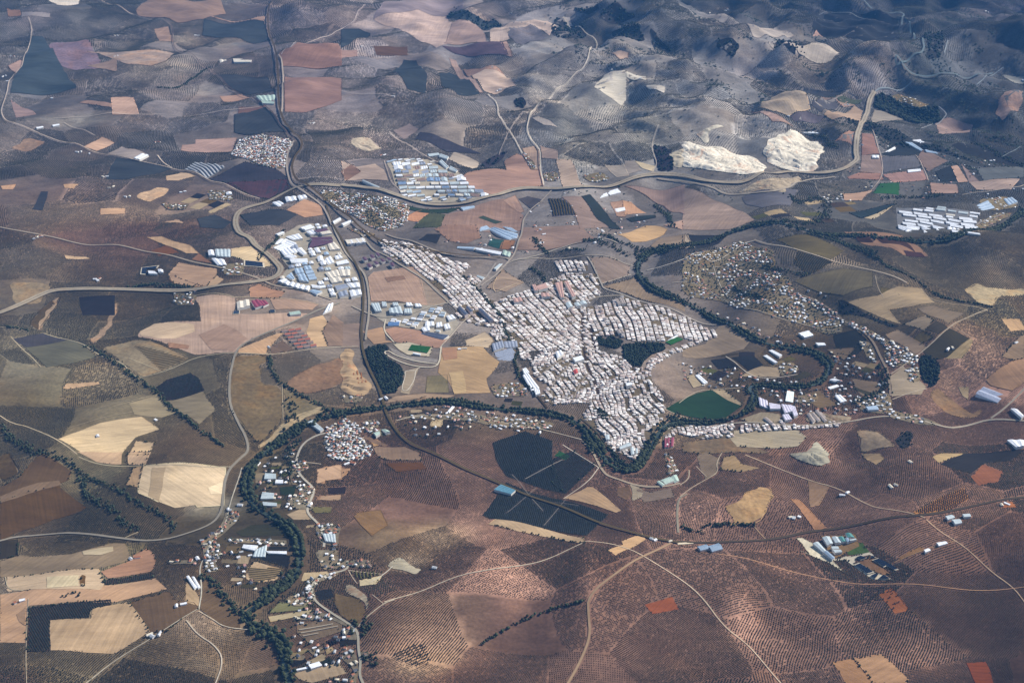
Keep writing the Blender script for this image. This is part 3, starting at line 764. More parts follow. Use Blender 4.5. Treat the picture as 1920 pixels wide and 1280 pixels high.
for i, (k, t, cx_, P, ar) in enumerate(flist):
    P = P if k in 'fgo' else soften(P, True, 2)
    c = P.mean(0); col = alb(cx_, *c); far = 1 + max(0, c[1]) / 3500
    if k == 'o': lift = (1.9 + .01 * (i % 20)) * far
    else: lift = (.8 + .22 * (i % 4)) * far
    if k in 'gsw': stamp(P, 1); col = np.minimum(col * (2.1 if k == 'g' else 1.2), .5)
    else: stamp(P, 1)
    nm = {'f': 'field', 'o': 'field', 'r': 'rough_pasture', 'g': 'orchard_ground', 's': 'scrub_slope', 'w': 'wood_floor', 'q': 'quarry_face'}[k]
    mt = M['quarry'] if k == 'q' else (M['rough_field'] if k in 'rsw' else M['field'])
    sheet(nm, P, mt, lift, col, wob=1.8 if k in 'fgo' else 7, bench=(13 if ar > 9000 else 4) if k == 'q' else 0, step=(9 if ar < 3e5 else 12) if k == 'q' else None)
    if k in 'gsw': TRIWOOD.append((k, P, c))
    if k in 'fgr' and ar > 3000 and rng.random() < .75:
        mc = col * rng.choice([1.35, 1.25, .55, .65]); a0 = int(rng.integers(0, len(P))); ring_ = np.roll(P, -a0, 0); n_k = int(rng.integers(2, len(P) + 1))
        MARG.append((np.concatenate([ring_, ring_[:1]])[:n_k + 1], mc, lift))

for Pm, mc, lf in MARG: strip('field_margin', Pm, 2.6 + max(0, Pm[:, 1].mean()) / 1600, M['rough_field'], lf + .4, np.clip(mc, .01, .6), soft=0)

# ------------------------------------------------------------------ river
RIVER = zpx('Z', """1930,392 1820,448 1700,455 1600,440 1520,437 1440,418 1400,425 1350,445 1290,462 1235,466 1205,480 1192,505 1210,535 1260,560
1310,580 1345,600 1400,632 1450,650 1510,655 1545,670 1560,692 1535,722 1490,728 1425,720 1400,728 1418,745 1400,775 1360,790 1290,790 1250,795
1235,812 1215,850 1195,880 1170,886 1140,868 1120,838 1095,800 1062,782 980,770 900,763 832,752 780,758 720,766 640,775 590,787 545,812 500,845 470,877
460,910 470,945 497,964 537,984 558,1004 565,1038 558,1078 531,1102 487,1132 457,1152 472,1176 504,1183 534,1206 531,1240 545,1290""")
RP = soften(gnd(RIVER), False, 2)
stampline(RP, 34, 2)
strip('river', gnd(RIVER), 15, M['water'], 3.2, None, label='narrow green river winding between belts of dark trees')

# ------------------------------------------------------------------ roads: width in metres, colour as seen, line
ROADS = """highway A 30 a09a94 1905,1040 1720,1037 1620,1060 1500,1130 1400,1155 1335,1180 1310,1230 1325,1290 1345,1310 1400,1330 1430,1380 1530,1450 1575,1500 1550,1550 1450,1572 1300,1592 1150,1612 800,1616 450,1616 300,1620 200,1660 80,1720 0,1750 -60,1770
highway B 30 a6a09c 0,1037 120,1045 250,1080 380,1120 600,1148 700,1140 850,1100 950,1060 1100,1050 1300,1060 1450,1050 1600,1010 1750,972 1905,975 2050,1020 2200,1030 2300,1000 2385,970 2500,960 2680,975 2800,955 2885,900 2868,850 2880,740 2935,640 2945,560 2975,515
road C 9 8090a8 1075,515 1110,490 1280,460
road C 12 607898 1000,0 1100,60 1250,72 1210,120 1350,250 1340,310 1280,350 1190,355 1180,375 1250,405 1400,430 1600,450 1730,415
railway A 13 56545e 1525,0 1485,120 1530,260 1550,350 1555,600 1580,680 1680,780 1690,830 1640,890 1625,960 1680,1030 1800,1110 1900,1180 2050,1320 2300,1400 2560,1430 2700,1440 2790,1450
road A 9 b0a4a4 1555,310 1580,350 1580,625 1560,640
road A 10 9a9498 1640,790 1600,870 1600,950 1620,1020 1670,1060 1790,1140 1830,1200 1850,1260
track A 6 b4a8a8 160,100 180,160 175,220 140,330 70,430 40,530 10,600 10,650 50,690 160,720 300,780 450,820 600,870 800,910 950,940 1150,1000 1300,1060 1450,1115
track A 6 5c5c70 540,0 740,85 860,110 950,130 965,170 965,260 1000,295 1150,380 1250,460 1300,510 1450,570 1560,680 1650,790
track A 5 b8aeb0 540,0 745,88
track A 5 a8a4ac 300,665 500,650 770,643 1200,630 1450,600
track A 5 a8a0a4 360,690 430,720 530,760
track A 7 c0b4ac 880,870 940,930 960,940
track A 5 b0a8b4 1570,310 1750,220 1850,200 1910,165
road A 10 9c9896 1850,1240 1880,1320 1960,1450 2040,1530 2065,1680 2045,1860 2040,1900
track B 7 c0bab8 820,530 875,590 875,650 960,770 1010,860
track B 7 c4beba 1240,100 1270,145 1350,190 1430,230 1425,270 1390,330 1300,430 1180,520 1090,600 1050,640 1030,750 1110,830 1110,950 1130,1040
track B 5 b0a8a8 1770,700 1730,800 1740,860 1765,920 1730,970
track B 5 a89ca0 240,900 270,1010 330,1070
track B 5 a8a0b0 130,30 80,100 70,130 0,170
track B 4 b0a8b0 0,512 300,545
track B 5 b4a8a8 270,740 400,830 480,880 660,950
road B 9 a09898 1180,1060 1110,1130 1020,1210 1010,1290 985,1370 950,1450 860,1540 780,1600
track B 5 a89ca0 880,870 990,630 1050,632
road C 12 9a9494 -140,1000 0,1000 200,1070 290,1090 500,1085 600,1050 640,1020 720,1000 850,990
track C 5 b0a0a4 1060,730 1110,870 1120,990 1030,1085
track C 5 b0a0a4 1300,870 1340,930 1370,1010
track C 5 a8b0bc 1330,720 1470,660 1470,630 1430,600
track C 4 8898b0 760,90 830,65 1110,100
track C 4 8898b0 810,215 900,225 1050,262
track C 5 9498a8 1620,1280 1660,1240 1780,1200
track C 5 a8a0a0 1560,1090 1700,1070 1870,1050 1905,1035
track C 4 8494b0 1780,880 1890,820
track C 4 8c9cb8 1460,300 1480,230
railway Z 11 5c5854 612,385 622,420 652,472 677,512 683,560 676,620 682,670 704,715 716,745 726,782 745,812 780,838 840,865 930,903 1010,937 1100,972 1200,1007 1272,1018
road D 9 9a9490 0,20 100,40 300,80 500,120 760,140 1000,190 1200,240 1430,300 1560,355 1850,425
road D 10 8a8886 1900,440 1780,480 1720,510 1560,580 1400,645 1320,700 1290,800 1275,1000 1330,1110 1375,1190 1390,1270 1340,1310 1260,1390 1245,1530 1240,1600 1180,1680 1000,1745 850,1770 700,1758 500,1733 300,1725 100,1743 0,1770 -60,1780
track D 6 b4a890 0,575 160,605
track D 6 bcb49c 240,610 420,650 560,740 680,770 735,840 780,860 900,830 1000,790 1080,750 1200,725 1500,735 1750,700 1905,685 2000,685
track D 5 c0b498 60,630 140,710 230,800
track D 6 c4b498 0,1070 60,1110 170,1130 300,1200 430,1285
track D 5 b8ac90 1310,410 1100,395 1080,410
track D 5 bcb094 1290,410 1450,410 1530,415 1780,450
track D 4 c4b898 720,750 900,820
track D 4 bcac90 1575,900 1580,1090
track G 5 c0b090 30,690 45,760 130,765
track D 5 b8a888 630,1020 830,960 880,960 920,1000
track D 4 a89c80 380,1140 620,1070 830,1035
road V 9 b0aca4 470,480 300,520 150,620 90,780 100,900 170,1000 290,1100 280,1180 230,1290 210,1380 340,1500 420,1600 400,1760
road T 8 a8a498 1180,60 1190,150 1000,190 850,260 815,340 850,460 1000,570 1230,710 1290,780 1290,950 1315,1060 1300,1200 1340,1290
street E 9 44464e 680,290 770,380 870,480 905,560 920,630 1000,710 960,770 990,850 1090,960 1150,1030
street E 8 3c3e48 1345,500 1345,600 1350,700 1380,820 1430,930 1450,1010
street J 9 3c3e48 385,360 420,540 460,710
street J 8 44464e 350,790 450,860 600,930 720,1010 880,1190
street J 8 44464e 870,900 930,1020 980,1170
street J 8 44464e 960,930 1030,1020 1040,1150 1150,1280
street E 8 8c8688 1100,860 1190,780 1300,740 1350,760
street E 7 8c8688 1180,1000 1170,900 1250,820 1290,760
street E 7 8c8688 1300,970 1330,900 1385,830
street U 10 4c4c56 600,520 690,700 830,760 900,900
street U 9 4c4c56 400,560 480,640 540,720 600,800 700,900
street U 9 4c4c56 0,850 130,900 300,1010 450,1060 600,1140
street P 8 54545c 800,100 830,220 900,330 940,480
street P 8 54545c 290,320 480,470 560,600 620,680
street P 8 64646c 830,570 840,740
street P 8 64646c 1090,60 1120,200 1040,260 1010,420
street U 9 8c8888 960,740 1100,690 1380,680
track F 6 c0bcb8 -200,260 0,210 90,150 170,235 330,110 400,95
track F 5 b8b4b0 170,235 200,330 260,420 330,440 500,450 640,400
track F 5 b8b4b0 170,240 300,240 400,200 480,150
track F 5 b0aca8 -60,330 80,330 200,400 330,480 520,530 700,560 880,600
track F 5 b0aca8 400,260 450,330 560,350
track C 7 8494b4 1640,480 1730,420 1790,380
track T 6 c8c4b8 1650,100 1540,200 1400,280
track T 6 b8ac9c 1290,720 1330,660 1540,490 1650,450
track T 4 b4a898 1190,155 1540,195
track T 4 b4a898 1190,155 1280,290
track H 6 c4b8a4 240,830 430,775 620,690 850,650 1100,610 1350,500 1365,490
track T 4 b0a496 1540,490 1430,400
road H 8 a8866c 1850,495 1690,570 1550,660 1375,795 1380,900 1390,1020 1340,1150 1260,1290
track H 6 c8b8a4 1365,490 1550,515 1690,570 1915,715 2020,810 2130,960 2260,1060 2340,1150 2460,1290
track I 5 c0a890 1360,370 1520,490 1700,640 1840,740 1915,840
track I 5 b08c74 180,560 500,630 800,700 1050,735 1350,740 1910,745
track I 6 b8a894 350,10 500,70 700,150 870,190 1020,280 1100,310 1350,358
track I 4 a8947c 390,395 460,475
track I 4 a88c70 1520,490 1180,610
road I 13 4c4a50 -30,492 200,495 400,490 560,470 700,435 900,410 1100,370 1350,350 1600,300 1915,245
road I 10 d0c4b0 -30,505 60,500
road Q 12 8c888c 380,0 600,60 800,140 1100,240 1300,262 1700,255 1760,290
track Q 6 b0a8a8 850,150 1000,200 1150,245 1740,235
road U 8 9c9898 120,300 400,240 650,160 850,90 1080,45 1300,100
track U 6 b0a8a0 0,370 120,300 220,280 430,260 900,240 1250,260 1350,320 1460,350
road U 8 a09c9c 960,250 1120,550 1140,610 1400,680 1905,840 2400,1010
track U 7 b4aca4 1120,550 1260,510 1450,450
road U 9 98949a -60,320 -250,560 -290,600
track U 6 c8a888 -60,480 60,500 250,545
track U 6 c8b094 200,545 -50,640
track U 6 c8a888 -50,480 -100,600 -60,640
road Q 9 a09c98 0,800 200,890 330,930 560,920 850,820 1080,760
road Q 10 9a9694 1080,760 760,460 380,260 100,0
road Q 9 98949a 1080,760 1300,960 1500,1000 1900,1010
track Q 7 b8b0a8 1330,900 1150,1060 980,1270
road N 7 c4bcac 1600,480 1580,620 1570,740 1500,850 1210,850 850,760 560,600 640,540 800,650 1150,750 1520,790
road N 6 c8c0b0 600,0 560,210 750,400
track N 5 c8c4bc 1220,850 1130,910 1130,1040 1060,1180 980,1280 880,1250 960,1000 940,910 1130,905
track N 5 bcb4ac 0,475 110,475
road F 10 8a7c78 640,390 740,425 850,490 920,560 1060,640 1110,760 1150,830 1160,960
road F 8 a49c98 400,90 600,140 850,210 1080,270 1250,330
track F 6 b0a498 1160,840 1300,740 1420,640 1500,570 1600,520 1700,480
track F 6 b0a498 1170,980 1360,920
track F 6 c0b8b0 240,740 370,850 500,862 640,840
track F 5 b4a898 -20,1000 80,930 160,925 330,915 430,905
track F 5 b4aa98 -100,1035 0,1080 120,1100
road F 10 a09890 -100,1150 0,1110 230,1120 650,1130 900,1110 1100,1070 1250,1080 1450,1140 1600,1120 1720,1085 1915,1100
road F 9 a09890 1720,1085 1800,1030 1915,910
track F 5 a89c90 1330,360 1420,440 1700,480
track F 4 a89c90 1075,290 1085,350 1120,410
track F 4 988c80 1500,570 1620,640
track P 7 b8b0a4 -300,420 0,480 300,560
track P 6 c0b8ac 90,620 500,870 480,890 380,1030 100,1220
road P 10 a09488 310,575 430,700 500,850 560,940 620,980 900,1080 1250,1090 1400,1050
track P 6 b0a494 1870,700 1800,830 1830,920 1700,1000 1400,1200
track P 6 b4a898 1500,900 1500,1000 1400,1070
track P 5 b0a498 1580,860 1700,980
road P 8 8c8880 1480,1170 1380,1220 1365,1400 1380,1600
track Z 5 b0aca0 0,0
track V 5 c0b4a4 180,815 370,835
track V 6 b8b0a8 1210,350 1400,300 1600,290 1905,295 2300,350 2700,430
track V 5 c8c0b4 840,760 700,740
track Z 5 8c8c90 985,898 1055,862
track Z 4 7c7c80 960,890 975,905 1018,958
track Z 4 6c6c74 1040,942 1085,948
track Z 4 74747c 950,962 1005,915
track Z 4 74747c 1020,985 1062,935
track G 6 b4ac9c 1110,865 900,1000 640,1150 470,1290
track G 7 b8b4a8 1110,870 1130,760 1110,640 1150,560 1180,490 1250,420 1270,340 1300,230 1350,80
track G 5 c8bca8 1110,880 1180,920 1250,970 1400,985
track G 6 c4b8a8 1040,930 1100,1010 1200,1070 1250,1150 1200,1290
track G 4 b8a890 150,1290 145,1090 155,860 160,810
track G 4 c4b498 700,470 770,440
track G 5 c8bc9c 440,20 540,60 760,72 1090,78 1290,75
track D 4 a49c88 520,1040 640,1000 830,965"""
STREETS = []
for ln in ROADS.split('\n'):
    nm, t, wd, cx_, pts = ln.split(' ', 4)
    if pts.count(' ') < 1: continue
    P = gnd(zpx(t, pts)); wd = float(wd); c = P.mean(0); col = alb(cx_, *c); far = 1 + max(0, P[:, 1].max()) / 1800
    if nm == 'track': wd *= .62 + .25 * max(0, c[1]) / 2500
    lift = {'track': 2.3, 'street': 2.4, 'road': 2.6, 'railway': 2.9, 'highway': 3.3}[nm] * far
    if nm == 'highway':
        Q = strip('highway_verge', P, wd + 2, M['rough_field'], lift - .4, col * .72 * np.array((1.05, 1, .9)), soft=2)
        dv = np.gradient(Q, axis=0); dv /= np.hypot(dv[:, 0], dv[:, 1])[:, None]; nr = np.stack([-dv[:, 1], dv[:, 0]], 1)
        for s_ in (-1, 1): strip('road', Q + nr * s_ * 8.0, 9.5, M['asphalt'], lift, col * .95, soft=0)
    elif nm == 'railway':
        strip('railway_bed', P, wd, M['asphalt'], lift, col * .9); strip('railway_track', P, 2.2, M['asphalt'], lift + .5, col * 1.2)
    else: strip({'road': 'road', 'street': 'street'}.get(nm, 'path'), P, wd, M['asphalt'] if nm != 'track' else M['field'], lift, col)
    stampline(soften(P, False, 2), wd * .5 + (2.5 if nm == 'street' else 5), 2)

# ------------------------------------------------------------------ settlements: outlines stamped first so groves stay out
TOWNS = """grid J 665,120:800,500 440,200 500,210 780,90 960,160 1240,230 1330,300 1500,340 1800,480 1820,540 1660,600 1500,580 1380,540 1210,600 900,600 720,540 440,540 350,330
grid U 270,680:690,1160 0,700 220,660 300,620 440,560 600,510 720,500 780,480 900,465 1060,480 1100,650 1060,700 870,840 900,950 1020,960 1010,1290 0,1290
grid U 600,520:740,760 600,300 950,300 970,400 650,430
grid Q 640,330:1050,690 280,30 520,100 900,200 1330,340 1200,460 1480,480 1370,590 1530,720 1905,820 1905,1290 1760,1200 1700,960 1560,1000 1200,960 1080,700 840,500 640,340 380,260 340,140
old E 1360,740:1440,980 930,560 1340,540 1340,700 1380,740 1500,760 1560,790 1640,810 1720,830 1740,900 1790,960 1800,1060 1730,1180 1690,1250 1560,1285 1440,1180 1340,1080 1400,1000 1180,1010 1110,970 1160,900 1080,850 1060,770 1130,710 1000,700 940,640
old P 840,560:840,760 520,540 620,680 800,740 930,820 980,760 1020,650 1130,470
old P 1400,450:1440,600 1200,520 1330,360 2000,360 2000,530 1700,560 1350,480 1260,640 1210,620
old O 700,600:720,800 0,780 400,760 620,700 800,790 1300,720 1480,740 1420,800 900,830 600,850 0,890
old E 1000,700:1060,900 840,560 960,560 1000,690 860,650
old J 1500,340:1640,560 1000,900 1160,740 1500,620 1640,590 1560,640 1300,740 1180,820 1060,920"""
TOWNS += """
old J 400,300:440,600 -60,260 440,200 470,560 480,720 400,820 60,760 -60,700
old J 500,720:560,1000 470,700 760,780 850,900 1000,900 960,1100 500,1150 380,800
grid Q 1180,800:1295,890 1080,760 1370,590 1530,720 1905,820 1905,1010 1700,1010 1500,1030 1250,950
grid U 600,520:740,760 540,520 700,440 1080,440 1100,560 1080,700 900,760 600,640
old E 900,600:960,700 830,600 960,560 1010,650 1060,760 1010,760 980,700 860,650"""
VILL = """A 11.5 chalet estate beside the railway|1290,860 1340,770 1560,765 1640,800 1600,870 1590,940 1510,940 1400,900 1300,870
Z 13 garden suburb behind the industrial estate|600,358 640,358 700,368 768,385 762,420 720,435 690,425 650,400 610,380
V 11 round village beside the railway bridge|420,440 560,380 640,310 700,350 780,400 820,520 870,600 930,660 900,760 700,800 480,780 400,620 410,520
V 15 houses by the railway bridge|830,360 1000,330 1010,430 900,450 1080,450 1160,500 1000,530 830,450
F 19 scattered suburb across the river|0,180 150,150 330,90 400,130 500,140 520,230 480,260 600,310 620,370 560,440 640,520 480,520 300,470 200,420 0,400
F 19 scattered suburb across the river|560,440 620,380 740,440 860,500 900,600 800,620 700,560 580,540
F 15 terraces along the dry valley|620,380 740,420 870,500 880,540 740,460 630,410
F 15 terraces along the dry valley|880,530 1000,570 1150,650 1240,690 1320,750 1290,800 1180,740 1100,650 990,600 900,560
F 15 terraces along the dry valley|1120,700 1180,740 1260,780 1180,800 1130,770
F 18 houses on the dusty flat|1240,800 1330,800 1320,880 1260,880
F 20 houses under the eastern road|980,650 1050,660 1090,780 1040,760
F 22 houses under the eastern road|940,980 1150,930 1180,1060 1000,1050
F 26 houses under the eastern road|1160,1040 1350,1080 1460,1130 1300,1120 1150,1080
F 22 huts inside the river meander|520,790 620,770 650,820 560,850
F 24 farm plots by the river|640,950 760,960 740,1000 640,1000
C 22 pale hill estate in the pine wood|1165,540 1210,530 1390,580 1330,605 1200,570
C 30 hamlet by the upper greenhouses|1640,1240 1760,1190 1850,1190 1700,1260 1640,1290
C 30 hamlet by the upper greenhouses|1640,1120 1800,1090 1880,1160 1720,1180
C 34 farmsteads on the upper river|780,1090 900,1080 960,1120 800,1150
A 20 farm cluster west of the highway|1150,1060 1290,1080 1300,1120 1180,1120
A 22 farm cluster among small plots|900,1130 1060,1140 1040,1170 930,1170
B 22 farmhouses north of the highway|1340,980 1460,965 1500,1000 1400,1020
B 20 farmhouses north of the highway|1120,970 1200,960 1215,1010 1140,1015
B 14 cottages on the hill lane|1010,850 1040,870 1090,940 1060,950
G 16 riverside hamlet at the road fork|1120,480 1220,500 1240,560 1200,600 1230,660 1150,660 1130,560
G 20 riverside hamlet at the road fork|1260,300 1340,330 1320,380 1270,430 1180,500 1150,480 1240,400
G 18 row of houses behind the market gardens|1290,470 1600,480 1605,510 1290,495
G 22 hillside farm houses|940,595 1100,600 1090,620 940,615
V 20 linear village on the lane|60,800 180,800 240,860 200,900 100,930 60,1000 110,1060 40,1060 30,900
V 20 linear village on the lane|100,1080 280,1080 300,1140 260,1260 60,1260 120,1160
G 18 lane bend village|1760,390 1900,400 1890,520 1780,500
G 24 lane bend village|1760,540 1880,530 1900,640 1800,650
G 28 lane bend village|1600,250 1720,230 1760,320 1640,310
T 20 cottages at the lane junction|960,20 1180,60 1180,130 1060,120 980,70
T 18 cottages at the lane junction|1200,60 1400,50 1420,130 1210,130
T 14 hamlet on the sharp bend|760,270 900,210 1080,170 1090,200 900,270 840,340 870,470 800,450 780,360
T 20 hamlet on the sharp bend|560,460 620,410 780,430 780,510 640,520
T 17 houses strung beside the lower lane|610,650 760,590 950,570 1150,680 1260,730 1200,740 1000,640 700,650
T 20 houses strung beside the lower lane|1130,760 1280,740 1280,850 1150,850
T 20 houses at the bottom edge|1130,980 1280,960 1280,1280 1200,1280 1240,1150 1120,1050
T 22 cottages among the field plots|770,940 940,920 950,980 830,1000
T 24 cottages among the field plots|600,1010 760,1000 740,1050 610,1050
T 26 houses at the bottom edge|1320,960 1400,960 1420,1060 1330,1040
E 20 yards below the terraces|830,900 1000,880 1050,960 850,960
E 22 farmhouses on the river lane|320,1080 460,1060 700,1050 860,1080 1200,1110 1160,1150 860,1130 600,1090
V 24 reed-green gardens by the lane|10,600 100,600 80,760 0,760
P 20 riverside yards below the mill town|1230,680 1320,790 1380,900 1280,960 1240,800
E 20 suburb edge beside the bypass|30,20 200,60 150,80 60,40
E 17 suburb edge beside the bypass|210,80 330,110 300,150 200,100
E 26 old farm in the orchard curve|0,960 110,950 120,990 20,1000
D 24 farm beside the northern road|960,380 1100,390 1080,460 980,450
D 26 workshops by the roundabout|1240,230 1360,220 1360,290 1250,290
F 32 gardens inside the river bends|0,760 300,780 620,860 760,900 640,960 330,950 0,900
F 30 market gardens of the eastern valley|440,930 700,890 900,700 1080,830 1100,960 900,1100 660,1080
F 30 market gardens of the eastern valley|100,440 400,580 640,660 860,720 840,860 700,700 420,660
F 44 plots along the dry valley|700,280 900,420 700,420
G 30 allotments of the western valley|1380,0 1640,0 1700,260 1600,330 1440,200
G 32 allotments of the western valley|1250,470 1600,520 1600,720 1400,800 1240,640
T 27 allotments of the lower valley|480,520 760,300 900,540 1270,740 1290,1280 640,1260 600,900 700,700
V 32 gardens south of the river|1200,330 1500,160 2300,200 2900,260 2850,560 2200,420 1500,560
C 80 farms of the upper river plain|1000,700 1900,900 1900,1100 1100,1120 900,960
B 80 smallholdings south of the highway|340,1180 1500,1080 1905,1280 300,1285
E 60 smallholdings north of the town|560,0 1500,0 1650,120 900,190 560,110"""
def parse(pt, t): return gnd(zpx(t, pt))
TOWNP, VILLP = [], []
LOOSE = ('gardens', 'market', 'plots', 'allotments', 'farms', 'smallholdings')
for ln in TOWNS.split('\n'):
    k, t, dr, pts = ln.split(' ', 3); P = parse(pts, t); d = parse(dr.replace(':', ' '), t); d = d[1] - d[0]; d /= np.hypot(*d)
    cells = cover.copy(); stamp(P, 1, cells); cover[(cells == 1) & (cover == 0)] = 1; TOWNP.append((k, P, d))
    c = P.mean(0); sheet('town_pavement', P, M['town_ground'], 1.2 + .05 * len(TOWNP), alb('6a6462', *c))
for ln in VILL.split('\n'):
    hd, pts = ln.split('|'); t, gap, ar = hd.split(' ', 2)
    if t not in TILES: continue
    P = soften(parse(pts, t), True, 1); VILLP.append((float(gap), ar, P))
    if ar.startswith(LOOSE): continue
    stamp(P, 1)
    c = P.mean(0); sheet('village_yard', P, M['rough_field'], (1.5 + .01 * len(VILLP)) * (1 + max(0, c[1]) / 2500), alb('7a746c', *c), wob=3)

# garden plots on the valley floors, each its own small field
PLOTC = ['7c7060', '5c5c50', '3c4448', 'a08c74', '8c7c6c', '4c5c4c', '2c383c', 'b09a80', '645850', '40503f', '746a60']
def plots(t, poly, dr, w_, l_, prob, cols=PLOTC):
    P = gnd(zpx(t, poly)); d = gnd(zpx(t, dr)); d = d[1] - d[0]; d /= np.hypot(*d); nn = np.array((-d[1], d[0])); u = P @ d; v = P @ nn; a = u.min()
    while a < u.max():
        w1 = w_ * rng.uniform(.6, 1.5); b_ = v.min() + rng.uniform(-20, 0)
        while b_ < v.max():
            l1 = l_ * rng.uniform(.6, 1.6); sk = rng.uniform(-4, 4); q = np.array([d * (a + x) + nn * (b_ + y) for x, y in ((1, 1), (w1 - 1, 1 + sk), (w1 - 1, l1 - 1), (1, l1 - 1 - sk))]); c = q.mean(0)
            if rng.random() < prob and all(inside(P, p_[0], p_[1]) and at_(cover, p_[0], p_[1]) == 0 for p_ in q) and at_(cover, *c) == 0:
                sheet('field', q, M['field'], .5, alb(cols[rng.integers(len(cols))], *c)); stamp(q, 1)
            b_ += l1
        a += w1
for t, po, dr, w_, l_, pr in (('G', '1380,-20 1560,-20 1640,60 1720,200 1600,330 1480,300 1410,200 1400,80', '1400,100 1600,90', 45, 28, .75), ('G', '1240,450 1600,470 1640,600 1600,690 1440,820 1300,760 1230,650', '1300,480 1600,480', 50, 34, .6),
        ('G', '1660,400 1760,380 1900,520 1900,720 1740,760 1690,640 1700,500', '1700,600 1900,600', 45, 30, .7), ('T', '480,560 620,480 800,380 900,600 1270,760 1290,1280 700,1280 560,1130 600,900 680,760 440,680', '620,1000 900,930', 55, 30, .8),
        ('V', '1120,260 1500,110 1700,90 2300,150 2900,220 2900,330 2300,330 1600,280 1200,350', '1200,300 1900,290', 50, 34, .7), ('V', '1200,360 1900,310 2700,440 2900,520 2700,600 1900,400 1500,560 1330,480', '1300,400 1900,350', 60, 45, .6),
        ('E', '700,920 850,880 1060,950 1150,1080 900,1010 650,970', '700,960 1000,1000', 40, 30, .7), ('F', '0,480 200,440 340,580 520,640 860,700 1000,960 900,1010 840,880 820,740 560,670 380,580 180,480', '300,560 800,640', 60, 34, .8),
        ('F', '240,620 400,640 600,720 500,760 320,740 160,760', '240,700 500,700', 60, 34, .6), ('F', '430,920 700,900 860,920 1000,1000 900,1080 660,1060 640,960', '500,940 900,960', 60, 40, .7), ('F', '0,760 150,760 300,820 500,900 420,960 330,940 100,890 0,880', '30,800 300,900', 50, 36, .7),
        ('F', '600,360 860,560 1100,700 1120,830 960,840 860,640 560,540', '700,620 1000,700', 45, 30, .6), ('C', '0,1130 500,1180 600,1090 1100,1060 1200,1160 900,1260 400,1280', '500,1150 1000,1120', 90, 60, .5), ('C', '1120,760 1900,960 1900,1080 1300,1030 1120,1000', '1120,870 1900,960', 110, 80, .55),
        ('A', '880,1100 1120,1060 1300,1140 1200,1200 950,1180', '900,1130 1100,1180', 60, 60, .7), ('E', '820,60 1000,0 1300,0 1340,100 960,200 700,120', '820,120 1000,150', 110, 90, .5)):
    plots(t, po, dr, w_, l_, pr)
plots('F', '480,780 600,720 760,730 810,800 740,880 620,900 500,865', '500,860 760,760', 60, 40, .9, ['3c4840', '46503f', '5c5c4c', '7c7060', '34443c'])
# ------------------------------------------------------------------ named buildings: outline of the roof, height, roof, kind, label
WHITE, GREY, CREAM = 'e8eaee', 'a0a8b4', 'e0dcd0'
AUTO = []           # (object, area, look, x, y): labels are written at the end
def lin(hx): return s2l(hx)
def quad_building(Q, h, roofc, kind, bays=None, rise=None, area='', label=None, wallc='d4d0c8', arched=False):
    """walls and a ridged roof over four ground corners given in order"""
    q0 = Q[0]; c = Q.mean(0); e = [np.hypot(*(Q[(i + 1) % 4] - Q[i])) for i in range(4)]
    if (e[0] + e[2]) < (e[1] + e[3]): Q = np.roll(Q, -1, 0); e = e[1:] + e[:1]
    # long side runs Q0->Q1; ridges run along it
    wid = (e[1] + e[3]) / 2
    bays = bays or max(1, int(round(wid / 24))); rise = (wid / bays * .13) if rise is None else rise
    zb = hgt(Q[:, 0], Q[:, 1]).min(); zt = hgt(Q[:, 0], Q[:, 1]).max()
    o_z = zb - 1; top = min(zt, zb + 5) + h - o_z
    V = [(*(q - c), 0) for q in Q] + [(*(q - c), top) for q in Q]
    F = [(0, 1, 5, 4), (1, 2, 6, 5), (2, 3, 7, 6), (3, 0, 4, 7)]
    def pt(a, b_): return (Q[0] * (1 - a) + Q[1] * a) * (1 - b_) + (Q[3] * (1 - a) + Q[2] * a) * b_ - c
    me_ = bpy.data.meshes.new('building_wall'); me_.from_pydata(V, [], F)
    o = link(kind, me_, M['wall_paint']); o.location = (*c, o_z); o.color = (*lin(wallc), 1)
    RV, RF = [], []; prof = [(0, 0), (.5, 1), (1, 0)] if not arched else [(0, 0), (.2, .65), (.5, 1), (.8, .65), (1, 0)]
    ov = .004
    for b_ in range(bays):
        base = len(RV)
        for (fr, hh) in prof:
            bb = (b_ + fr) / bays; z_ = top + .12 + hh * rise
            for a in (-ov, 1 + ov): p_ = pt(a, -ov + bb * (1 + 2 * ov)); RV.append((p_[0], p_[1], z_))
        m_ = len(prof)
        for i in range(m_ - 1): RF.append((base + 2 * i, base + 2 * i + 1, base + 2 * i + 3, base + 2 * i + 2))
        RF.append(tuple(base + 2 * i for i in range(m_))); RF.append(tuple(base + 2 * i + 1 for i in range(m_ - 1, -1, -1)))
    mr = bpy.data.meshes.new('roof'); mr.from_pydata(RV, [], RF)
    r = link('roof', mr, M['roofing'], parent=o); r.color = (*lin(roofc), 1)
    o['category'] = {'greenhouse': 'greenhouse', 'apartment_block': 'apartment building', 'grandstand': 'grandstand', 'barn': 'barn', 'school_building': 'school'}.get(kind, 'warehouse')
    sy, sx = win(Q, 6); a = cover[sy, sx]; xx = cxs[sx][None, :]; yy = cys[sy][:, None]
    Qs = c + (Q - c) * 1.25; a[inside(Qs, xx, yy)] = 3
    if label: o['label'] = label
    else: AUTO.append((o, area, None, c[0], c[1]))
    return o, r
def quads(t, kind, h, roofc, s, area='', label=None, bays=None, arched=False, wallc='d4d0c8'):
    for part in s.split('/'):
        P = zpx(t, part.strip())
        f = (CAM[2]); Q = gnd(P, h)      # the traced outline is the roof's
        o, r = quad_building(Q, h, roofc, kind, bays, None, area, label, wallc, arched)
        o['look'] = LOOK.get(roofc, 'grey')
LOOK = {}
def rc(name, hx): LOOK[hx] = name; return hx
